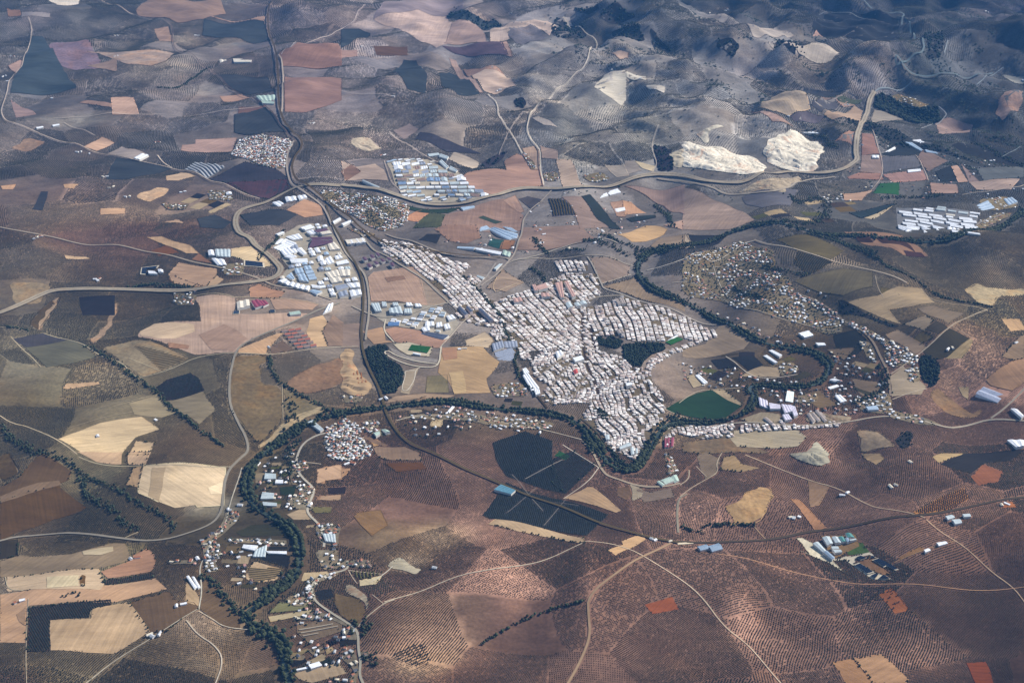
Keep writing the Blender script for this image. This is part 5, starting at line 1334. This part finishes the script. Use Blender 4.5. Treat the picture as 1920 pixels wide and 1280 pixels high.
for i, b in enumerate(house_boxes):
    if not vis[i] and not (-80 < px_[i] < 2000 and -60 < py_[i] < 1350): continue
    if i in IND:
        z = float(hgt(b[0], b[1])) - 1.5
        o = link('house', TM[int(b[6])][0], None); o.location = (b[0], b[1], z); o.rotation_euler = (0, 0, b[4]); o.scale = (b[2], b[3], b[5] + 1.5); o.color = (*b[7], 1)
        r = link('roof', TM[int(b[6])][1], None, parent=o); r.color = (*b[8], 1)
        o['category'] = 'house'; o['look'] = b[9][1]
        AUTO.append((o, b[9][0], ('ridged ' if b[6] else 'flat '), b[0], b[1]))
    else: batch[int(b[6])].append(b)
allV, allC, k0 = [], [], 0; faces4 = []
def emit(bl, tpl, col_i, name, label, group=None):
    V = np.array(tpl[0], float); F = tpl[1]
    n_ = len(bl); A = np.array([(b[0], b[1], b[2], b[3], b[4], b[5]) for b in bl]); Cc = np.array([b[col_i] for b in bl])
    z = hgt(A[:, 0], A[:, 1]) - 1.5; ca_, sa = np.cos(A[:, 4]), np.sin(A[:, 4])
    lx = V[None, :, 0] * A[:, 2:3]; ly = V[None, :, 1] * A[:, 3:4]
    W = np.stack([A[:, 0:1] + lx * ca_[:, None] - ly * sa[:, None], A[:, 1:2] + lx * sa[:, None] + ly * ca_[:, None], z[:, None] + V[None, :, 2] * (A[:, 5:6] + 1.5)], -1).reshape(-1, 3)
    return W, F, n_, Cc
W_all, loops, starts, cols, base, ls = [], [], [], [], 0, 0
for g_ in (0, 1):
    a, b_, c, d = box_parts(g_)
    if g_ == 0: c, d = [(-1, -1, 1), (1, -1, 1), (1, 1, 1), (-1, 1, 1)], [(0, 1, 2, 3)]
    for tpl, ci in (((a, b_), 7), ((c, d), 8)):
        W, F, n_, Cc = emit(batch[g_], tpl, ci, '', '')
        nv = len(tpl[0])
        for f in F:
            idx_ = (np.arange(n_)[:, None] * nv + np.array(f)[None, :]) + base
            loops.append(idx_.ravel()); starts.append(ls + np.arange(n_) * len(f)); ls += n_ * len(f); cols.append(Cc)
        W_all.append(W); base += len(W)
me_ = bpy.data.meshes.new('houses'); Vv = np.concatenate(W_all); L_ = np.concatenate(loops).astype(np.int32); St = np.concatenate(starts).astype(np.int32)
me_.vertices.add(len(Vv)); me_.vertices.foreach_set('co', Vv.astype(np.float32).ravel()); me_.loops.add(len(L_)); me_.loops.foreach_set('vertex_index', L_)
me_.polygons.add(len(St)); me_.polygons.foreach_set('loop_start', St); me_.update(calc_edges=True)
at2 = me_.attributes.new('tone', 'FLOAT_COLOR', 'FACE'); at2.data.foreach_set('color', np.column_stack([np.concatenate(cols), np.ones(len(St))]).astype(np.float32).ravel())
link('houses', me_, M['house_paint'], 'stuff', label='thousands of white and pink-grey houses packed along the town streets')
print('houses', len(house_boxes), 'polys', len(St))

# ------------------------------------------------------------------ trees
def ring(n, r, z, ph=0): return [(r * math.cos(2 * math.pi * i / n + ph), r * math.sin(2 * math.pi * i / n + ph), z) for i in range(n)]
def tpl_small():
    return np.array(ring(5, 1, .3) + [(0, 0, 1)]), np.array([(i, (i + 1) % 5, 5) for i in range(5)])
def tpl_big():
    V = ring(6, .8, .22) + ring(6, 1, .55, .5) + [(0, 0, 1.0)]
    F = [(i, (i + 1) % 6, 6 + i) for i in range(6)] + [((i + 1) % 6, 6 + (i + 1) % 6, 6 + i) for i in range(6)] + [(6 + i, 6 + (i + 1) % 6, 12) for i in range(6)]
    return np.array(V), np.array(F)
def inview(x, y, mg=40):
    px, py = topx(x, y, hgt(x, y)); return (px > -mg) & (px < 1920 + mg) & (py > -mg) & (py < 1280 + mg)
def scatter(name, X_, Y_, rad, hh, base_c, tpl, label, var=.35):
    n_ = len(X_); V, F = tpl; nv = len(V)
    a = rng.uniform(0, 6.28, n_); ca_, sa = np.cos(a), np.sin(a); sxy = rad * rng.uniform(.85, 1.18, n_); Z0 = hgt(X_, Y_) + 1.0
    J = rng.uniform(.8, 1.2, (n_, nv))
    lx = V[None, :, 0] * sxy[:, None] * J; ly = V[None, :, 1] * sxy[:, None] * J
    W = np.stack([X_[:, None] + lx * ca_[:, None] - ly * sa[:, None], Y_[:, None] + lx * sa[:, None] + ly * ca_[:, None], Z0[:, None] + V[None, :, 2] * hh[:, None]], -1)
    Fa = (np.arange(n_)[:, None, None] * nv + F[None]).reshape(-1, 3)
    m_ = quick_mesh(name, W.reshape(-1, 3), Fa)
    t_ = m_.attributes.new('tone', 'FLOAT_COLOR', 'FACE'); base_c = np.asarray(base_c)
    c_ = base_c * np.exp(rng.normal(0, var, (n_, 1))) if base_c.ndim == 1 else base_c
    t_.data.foreach_set('color', np.column_stack([np.repeat(c_, len(F), 0), np.ones(n_ * len(F))]).astype(np.float32).ravel())
    print(name, n_, len(Fa)); return link(name, m_, M['leaves'], 'stuff', label=label)
OLIVE = (.033, .031, .02); DARK = (.020, .030, .018); RIVG = (.034, .043, .022)
# parcels: each with its own row direction, spacing and crown size
sv = inview(seeds[..., 0], seeds[..., 1], 200)
TX, TY, TR, TD = [], [], [], []
for i in range(nS):
    for j in range(nS):
        if not sv[i, j]: continue
        s0 = seeds[i, j]; pxy = topx(*s0, 0.0)
        far = s0[1] > 1300
        if PBARE[i * nS + j] or (far and rng.random() < .12): continue
        spc = rng.choice([6.0, 6.5, 7.0, 7.8]) * (1 + max(0, s0[1]) / 5200); an = rng.choice([.25, .6, 1.1, 1.75, 2.3, 2.8]) + rng.normal(0, .12)
        n_ = int(760 / spc); g1, g2 = np.meshgrid(np.arange(-n_ // 2, n_ // 2) * spc, np.arange(-n_ // 2, n_ // 2) * spc * rng.choice([1, 1, 1.15, 1.35]))
        g1 = g1.ravel(); g2 = g2.ravel()
        x = s0[0] + g1 * math.cos(an) - g2 * math.sin(an); y = s0[1] + g1 * math.sin(an) + g2 * math.cos(an)
        bx, by = x.copy(), y.copy()
        x = x + 9 * np.sin(by / 95 + .7) + 4 * np.sin(by / 41 + bx / 60); y = y + 9 * np.sin(bx / 110 + 1.1) + 4 * np.sin(bx / 37)
        # wavy parcel edges; keep the trees nearest to this parcel's seed
        ok = np.ones(len(x), bool)
        ok &= (parcel(x + 14 * np.sin(y / 90), y + 14 * np.sin(x / 110)) == i * nS + j) & (at_(cover, x, y) == 0) & (margin(x + 14 * np.sin(y / 90), y + 14 * np.sin(x / 110)) > rng.choice([0, 3, 7, 11], p=[.35, .25, .3, .1]))
        dens = rng.choice([.985, .97, .95, .8]); tp_ = topx(x, y, 0.0); ok &= ~((((tp_[0] - 1000) / 470) ** 2 + ((tp_[1] - 560) / 235) ** 2 < 1) & (PHUE[i * nS + j] > -.045)); ok &= rng.random(len(x)) < dens
        x, y = x[ok], y[ok]; v_ = inview(x, y, 30); x, y = x[v_], y[v_]
        if len(x) == 0: continue
        jt = .25 if rng.random() < .92 else 1.0
        TX.append(x + rng.normal(0, jt, len(x))); TY.append(y + rng.normal(0, jt, len(x)))
        TR.append(np.full(len(x), spc * rng.choice([.3, .33, .37, .41]))); TD.append(np.full(len(x), rng.uniform(.75, 1.2)))
TX, TY, TR, TD = map(np.concatenate, (TX, TY, TR, TD))
print('olive', len(TX))
scatter('olive_groves', TX, TY, TR, TR * 1.25, np.array(OLIVE)[None] * TD[:, None] * np.exp(rng.normal(0, .2, (len(TX), 1))), tpl_small(), 'countless olive trees in ruled rows over the red hills')
# scrub slopes, orchards and woods
ox, oy, orr = [], [], []; wx, wy, wr = [], [], []
for k, P, c in TRIWOOD:
    x0, y0 = P.min(0); x1, y1 = P.max(0); f_ = 1 + max(0, c[1]) / 4500
    if k == 'g':
        sp = 7.2 * f_; an = rng.uniform(0, 3); n_ = int(max(x1 - x0, y1 - y0) * 1.5 / sp) + 1
        g1, g2 = np.meshgrid((np.arange(n_) - n_ / 2) * sp, (np.arange(n_) - n_ / 2) * sp); m0 = (P.min(0) + P.max(0)) / 2
        x = (m0[0] + g1 * math.cos(an) - g2 * math.sin(an)).ravel(); y = (m0[1] + g1 * math.sin(an) + g2 * math.cos(an)).ravel()
        ok = inside(P, x, y) & (at_(cover, x, y) < 2) & inview(x, y); ox.append(x[ok]); oy.append(y[ok]); orr.append(np.full(ok.sum(), sp * .42))
    else:
        a_ = (60 if k == 'w' else 210) * f_ ** 2; n_ = int((x1 - x0) * (y1 - y0) / a_); x = rng.uniform(x0, x1, n_); y = rng.uniform(y0, y1, n_)
        ok = inside(P, x, y) & (at_(cover, x, y) < 2) & inview(x, y); wx.append(x[ok]); wy.append(y[ok]); wr.append(rng.uniform(3.2, 6, ok.sum()) * (1 if k == 'w' else .8) * f_)
ox, oy, orr, wx, wy, wr = map(np.concatenate, (ox, oy, orr, wx, wy, wr))
scatter('dark_orchards', ox, oy, orr, orr * 1.3, (.016, .022, .018), tpl_small(), 'dense dark orchard trees in close rows', .2)
scatter('pine_woods', wx, wy, wr, wr * 2.0, DARK, tpl_big(), 'dark pine and scrub woods on slopes and in the town park', .3)
# scrub in the folds of the north-eastern ranges
sx_ = rng.uniform(300, 5000, 60000); sy_ = rng.uniform(1700, 7200, 60000)
mk = np.sin(sx_ / 140 + 1.6 * np.sin(sy_ / 210)) * np.sin(sy_ / 180 + 1.4 * np.sin(sx_ / 160)) + .45 * np.sin(sx_ / 47 + sy_ / 61)
ok = ((mk > .38) & (sy_ + .9 * sx_ > 4700) | (rng.random(60000) < .04)) & (at_(cover, sx_, sy_) == 0) & inview(sx_, sy_); sx_, sy_ = sx_[ok], sy_[ok]
scatter('hill_scrub', sx_, sy_, rng.uniform(4, 9, len(sx_)), rng.uniform(3, 8, len(sx_)), DARK, tpl_small(), 'dark evergreen scrub filling the folds of the far hills', .3)
# river belt and stream lines
BELTS = """E 6 1.1 680,290 770,380 870,480 905,560 920,630 1000,710 960,770 990,850 1090,960
Z 34 3.2 1190,475 1230,470 1300,462
Z 22 1.6 1090,450 1140,460 1180,480
F 9 1.5 700,55 900,110 1080,180 1150,250 1300,310 1400,390 1550,440 1720,465
F 10 1.4 800,60 860,95 960,120 1080,165
D 8 1.3 490,685 560,720 640,770 720,840 830,900 920,990 1000,1060 1060,1100 1120,1160 1250,1240
G 12 1.6 220,-10 300,10 430,70 460,170 500,240 640,320 700,400 770,430
G 8 1.3 480,130 640,190 780,290 880,330 970,380 960,440
D 12 1.5 0,1120 60,1200 130,1240 200,1290
G 14 1.8 1130,680 1240,780 1300,850 1360,900 1400,960
D 5 1.2 0,568 70,580 160,600
D 12 1.6 715,355 850,335 960,345 1080,352
D 7 1.2 1500,740 1520,830 1580,900 1650,940 1800,1010 1820,1050
V 16 1.2 10,100 60,400 130,500 60,600 20,800 10,1000
H 8 1.2 60,1010 70,940 150,930
T 16 1.4 1330,730 1400,680 1340,800
T 12 1.2 1340,1040 1420,980 1440,1100
P 12 1.5 1260,320 1320,330 1400,290
C 18 1.3 1110,1110 1250,1100 1450,1090
C 20 1.4 600,1090 640,1150 760,1090 820,1180 700,1270 400,1250
C 22 1.6 1640,800 1750,860 1905,930
C 14 1.3 690,730 790,760 860,830
B 12 1.4 1740,1140 1800,1180 1850,1270
E 8 1.2 1440,60 1540,110 1640,120 1680,150
E 14 1.5 1070,80 1110,130 1160,180
U 10 1.6 330,380 420,430 500,540
U 8 1.2 640,190 800,160 920,180
I 5 1.2 0,410 60,440 110,445
I 5 1.2 110,415 200,395 400,400
H 2 .6 760,1090 940,960 1140,870 1370,820
F 16 1.6 1090,790 1140,860 1120,940 950,1000
F 14 1.5 460,230 560,270 700,290
F 10 1.4 290,350 330,400 460,410
D 6 1.2 1590,30 1440,200
A 6 1.2 880,490 1000,500 1170,380"""
bx_, by_, br_ = [], [], []
def belt(P, half, dens, cap=None):
    P = densify(P, 6, False); n_ = len(P); rep = int(max(1, round(dens * 3)))
    for _ in range(rep):
        d = np.gradient(P, axis=0); d /= np.maximum(1e-6, np.hypot(d[:, 0], d[:, 1]))[:, None]
        off = rng.normal(0, half * .75, n_); Q = P + np.stack([-d[:, 1], d[:, 0]], 1) * off[:, None] + rng.normal(0, 3, (n_, 2))
        k = rng.random(n_) < dens / rep * 1.3; bx_.append(Q[k, 0]); by_.append(Q[k, 1]); br_.append(rng.uniform(3, 5.6, k.sum()))
dR = np.gradient(densify(RP, 6, False), axis=0); DRP = densify(RP, 6, False); dR /= np.hypot(dR[:, 0], dR[:, 1])[:, None]; nR = np.stack([-dR[:, 1], dR[:, 0]], 1)
for s_ in (-1, 1):
    for rep in range(5):
        wv = 4 + 17 * np.clip(.45 + .55 * np.sin(np.arange(len(DRP)) / 23 + s_) * np.sin(np.arange(len(DRP)) / 61 + 2 * s_), 0, 1) 
        off = s_ * (8 + rng.exponential(.42, len(DRP)) * wv); Q = DRP + nR * off[:, None] + rng.normal(0, 2, (len(DRP), 2)); k = rng.random(len(DRP)) < .18 + .5 * np.clip(.5 + .9 * np.sin(np.arange(len(DRP)) / 9.0 + 3 * s_ + np.sin(np.arange(len(DRP)) / 31)), 0, 1)
        bx_.append(Q[k, 0]); by_.append(Q[k, 1]); br_.append(rng.uniform(2.6, 7.2, k.sum()) * (1 + .2 * (DRP[k, 1] < -700)))
for ln in BELTS.split('\n'):
    t, hf, dn, pts = ln.split(' ', 3); belt(soften(gnd(zpx(t, pts)), False, 2), float(hf), float(dn))
for Pm, mc, lf in MARG:
    if rng.random() < .45:
        Pd = densify(Pm, 9 * (1 + max(0, Pm[:, 1].mean()) / 3000), False); k = rng.random(len(Pd)) < rng.uniform(.15, .6); bx_.append(Pd[k, 0] + rng.normal(0, 2, k.sum())); by_.append(Pd[k, 1] + rng.normal(0, 2, k.sum())); br_.append(rng.uniform(2, 4, k.sum()))
bx_, by_, br_ = map(np.concatenate, (bx_, by_, br_)); v_ = inview(bx_, by_, 20); bx_, by_, br_ = bx_[v_], by_[v_], br_[v_]
# the 300 largest of them stand as single trees
kk = np.argsort(pxm(bx_, by_) / br_); px2, py2 = topx(bx_, by_, hgt(bx_, by_)); kk = [i for i in kk if 6 < px2[i] < 1914 and 6 < py2[i] < 1262 and abs(px2[i] - 520) < 110][:290]
single = np.zeros(len(bx_), bool); single[kk] = True
scatter('riverside_woods', bx_[~single], by_[~single], br_[~single], br_[~single] * 2.1, RIVG, tpl_big(), 'belts of dark riverside trees along the river and its streams', .35)
def tree_mesh(nm, seed, tall):
    r0 = np.random.default_rng(seed); V = []; F = []
    n_ = 7; rings = [(.55, .18), (.95, .38), (1.0, .62), (.6, .88)]
    for ri, (r_, z_) in enumerate(rings):
        for i in range(n_):
            a = 2 * math.pi * (i + .5 * (ri % 2)) / n_; rr = r_ * r0.uniform(.72, 1.2); V.append((rr * math.cos(a), rr * math.sin(a), z_ + r0.uniform(-.05, .05)))
    V.append((0, 0, 1.0)); V.append((0, 0, .12))
    for ri in range(3):
        for i in range(n_): a, b_ = ri * n_ + i, ri * n_ + (i + 1) % n_; F.append((a, b_, b_ + n_, a + n_))
    for i in range(n_): F.append((3 * n_ + i, 3 * n_ + (i + 1) % n_, 4 * n_)); F.append((i, 4 * n_ + 1, (i + 1) % n_))
    b0 = len(V)
    for z_ in (-.1, .3):
        for i in range(4): V.append((.09 * math.cos(i * 1.57), .09 * math.sin(i * 1.57), z_))
    for i in range(4): F.append((b0 + i, b0 + (i + 1) % 4, b0 + 4 + (i + 1) % 4, b0 + 4 + i))
    m_ = bpy.data.meshes.new(nm); m_.from_pydata(V, [], F); m_.materials.append(M['crown']); return m_
TV = [tree_mesh('tree', i, 1) for i in range(5)]
for i in kk:
    r_ = float(br_[i]); o = link('riverside_tree', TV[i % 5], None, cat='tree', group='trees lining the river in the lower left valley', label='dark green tree in the thick belt along the river in the lower left valley')
    o.location = (bx_[i], by_[i], float(hgt(bx_[i], by_[i]))); o.scale = (r_, r_, r_ * 2.1); o.rotation_euler = (0, 0, rng.uniform(0, 6)); v = float(np.exp(rng.normal(0, .3))); o.color = (RIVG[0] * v, RIVG[1] * v, RIVG[2] * v, 1)
for k, P, d in TOWNP:
    n_ = int(np.ptp(P[:, 0]) * np.ptp(P[:, 1]) / 1500); q = np.column_stack([rng.uniform(P[:, 0].min(), P[:, 0].max(), n_), rng.uniform(P[:, 1].min(), P[:, 1].max(), n_)])
    garden += [tuple(a) for a in q[inside(P, q[:, 0], q[:, 1])]]
garden = np.array(garden); g_v = inview(garden[:, 0], garden[:, 1]) & (at_(cover, garden[:, 0], garden[:, 1]) < 2); garden = garden[g_v]
scatter('garden_trees', garden[:, 0], garden[:, 1], rng.uniform(1.8, 4.0, len(garden)), rng.uniform(3, 7, len(garden)), (.028, .041, .026), tpl_big(), 'dark garden trees standing between the village houses', .35)
# the pale plot where each olive tree stands clear, the red field's bushes, and the tan field's
def lone(t, poly, gap, rad, label, group, jit=.5, prob=1.0, dirs=None, name='olive_tree'):
    P = gnd(zpx(t, poly)); x0, y0 = P.min(0); x1, y1 = P.max(0); d = P[1] - P[0]; d /= np.hypot(*d); nn = np.array((-d[1], d[0])); c = P.mean(0); k = 0
    for a in np.arange(-220, 220, gap):
        for b_ in np.arange(-220, 220, gap):
            q = c + d * a + nn * b_ + rng.normal(0, jit, 2)
            if inside(P, np.array(q[0]), np.array(q[1])) and rng.random() < prob:
                o = link(name, TV[k % 5], None, cat='tree', group=group, label=label); k += 1
                r_ = rad * rng.uniform(.85, 1.15); o.location = (q[0], q[1], float(hgt(*q)) + 1.2); o.scale = (r_, r_, r_ * 1.5); o.rotation_euler = (0, 0, rng.uniform(0, 6)); o.color = (.03, .036, .022, 1)
    return k
def plot(t, poly, hx, lift=2.2):
    P = gnd(zpx(t, poly)); sheet('field', P, M['field'], lift, alb(hx, *P.mean(0)))
n1 = lone('M', '880,750 1260,570 1390,600 1450,910 1240,930 900,820', 10.0, 3.0, 'round dark olive tree on the bright sandy plot above the lower stream', 'olive trees spaced wide on the sandy plot')
lone('I', '1110,790 1165,750 1205,800 1245,860 1240,875 1180,890', 17, 2.8, 'lone dark bush scattered on the small brick red field', 'bushes on the brick red field', 5, .55, name='bush')
lone('V', '420,870 690,885 640,940 450,950', 22, 3.0, 'lone dark tree on the orange field below the round village', 'trees on the orange village field', 7, .5, name='field_tree')
# planting ribs drawn as real ridges
def ribs(t, poly, dr, gap, wid, hx, name, label, h=.9):
    P = gnd(zpx(t, poly)); d = gnd(zpx(t, dr)); d = d[1] - d[0]; d /= np.hypot(*d); nn = np.array((-d[1], d[0])); u = P @ d; v = P @ nn; V = []; F = []
    for vv in np.arange(v.min() + gap / 2, v.max(), gap):
        hits = []; n_ = len(P)
        for i in range(n_):
            a, b_ = v[i], v[(i + 1) % n_]
            if (a > vv) != (b_ > vv): hits.append(u[i] + (u[(i + 1) % n_] - u[i]) * (vv - a) / (b_ - a))
        hits.sort()
        for a, b_ in zip(hits[::2], hits[1::2]):
            m_ = max(2, int((b_ - a) / 25)); us = np.linspace(a + 2, b_ - 2, m_)
            for k in range(m_):
                for s_, zz in ((-1, 0), (0, h), (1, 0)):
                    q = d * us[k] + nn * (vv + s_ * wid / 2); V.append((q[0], q[1], float(hgt(*q)) + 3.0 * (1 + max(0, q[1]) / 2400) + zz))
                if k:
                    b0 = len(V) - 6
                    F += [(b0, b0 + 3, b0 + 4, b0 + 1), (b0 + 1, b0 + 4, b0 + 5, b0 + 2)]
    m_ = bpy.data.meshes.new(name); m_.from_pydata(V, [], F); o = link(name, m_, M['crop_ribs'], 'stuff', label=label); o.color = (*alb(hx, *P.mean(0)), 1)
ribs('A', '1030,950 1090,908 1255,935 1155,998', '1090,908 1200,990', 22, 9, 'b4bcd0', 'plastic_rows', 'pale plastic covered rows on the diamond shaped plot', 1.5)
ribs('F', '940,60 1030,62 1065,105 980,100', '940,60 1030,62', 14, 6, '5c4858', 'panel_rows', 'dark panel rows on the western red plot')
ribs('F', '1070,70 1220,80 1300,160 1120,110', '1070,70 1220,80', 14, 6, '5c4858', 'panel_rows', 'dark panel rows on the large red plot')
ribs('T', '690,750 1040,690 1110,720 740,830', '690,750 1040,690', 16, 5, 'b0a494', 'crop_rows', 'pale ridges across the grey field by the lower lane')
ribs('G', '1380,640 1590,640 1540,700 1430,720 1390,700', '1380,640 1590,660', 11, 5, '7c6c50', 'crop_rows', 'vine rows on the pointed sandy field by the river')
ribs('T', '1210,160 1450,170 1530,195 1300,250', '1330,160 1350,240', 12, 5, '5c6450', 'crop_rows', 'green vine rows on the wedge plot east of the cottages')
ribs('T', '980,870 1080,840 1100,880 1010,915', '980,870 1010,915', 9, 4, '20262c', 'crop_rows', 'dark hedged rows by the lower lane')
ribs('I', '1300,345 1450,245 1570,195 1600,250 1500,310', '1300,345 1450,245', 13, 5, '5c4438', 'crop_rows', 'young tree rows on the wedge field by the main road')
ribs('E', '60,800 110,830 150,900 110,910 60,850', '60,800 70,900', 16, 6, 'a05c48', 'gully_ridges', 'rust coloured ridges down the pale cutting')
for t, s_, dr in (('B', '1155,1110 1230,1110 1310,1200 1180,1210', '1155,1110 1180,1210'), ('D', '740,680 1050,750 900,820', '740,680 900,640')):
    ribs(t, s_, dr, 15, 6, '565454', 'crop_rows', 'dark planting rows beside the northern road' if t == 'B' else 'dark planting rows on the pale pasture')

# ------------------------------------------------------------------ labels: area, roof colour, then place within the area
def ordn(k):
    w_ = 'first second third fourth fifth sixth seventh eighth ninth tenth eleventh twelfth'.split()
    return w_[k] if k < 12 else f"{k + 1}{'th' if 10 < (k + 1) % 100 < 14 else {1: 'st', 2: 'nd', 3: 'rd'}.get((k + 1) % 10, 'th')}"
byarea = {}
for o, area, form, x, y in AUTO: byarea.setdefault(area, []).append((o, form, x, y))
for area, L in byarea.items():
    xs = np.array([l[2] for l in L]); ys = np.array([l[3] for l in L]); mx, my = np.median(xs), np.median(ys); groups = {}
    for o, form, x, y in L:
        side = ('near' if y < my else 'far') + (' left' if x < mx else ' right') if len(L) > 10 else ''
        kind = o.name.split('.')[0].replace('_', ' ')
        look = o.get('look', 'grey')
        base = f"{form}{look} roofed {kind}" if form and form.startswith('ridged') is False else f"{(form or '')}{look} roofed {kind}"
        groups.setdefault((base, side), []).append((x, o))
    grp = {'house': 'houses in the ', 'warehouse': 'sheds '}
    for (base, side), mem in groups.items():
        mem.sort(key=lambda m_: m_[0])
        for k, (x, o) in enumerate(mem):
            place = area if area.startswith(('in ', 'on ', 'by ', 'beside ', 'at ', 'near ', 'south', 'along', 'beyond')) else 'in the ' + area
            sd = f", {side} part" if side else ''
            lab = f"{base} {place}{sd}" if len(mem) == 1 else f"{base} {place}{sd}, {ordn(k)} from left"
            ws = lab.split()
            if len(ws) > 16: lab = lab.replace(' roofed', '-roofed').replace(', ', ', ').replace(' from left', ''); ws = lab.split()
            if len(ws) > 16: print('LONG', lab)
            o['label'] = ' '.join(ws[:16])
            o['group'] = (o['category'] + 's ' + place) if len(L) > 1 else None or o['category']
            if len(L) == 1 and 'group' in o: del o['group']
for o in S.objects:
    if 'look' in o: del o['look']
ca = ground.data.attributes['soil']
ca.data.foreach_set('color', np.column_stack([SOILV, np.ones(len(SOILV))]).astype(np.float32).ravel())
print('T', time.time() - T0)
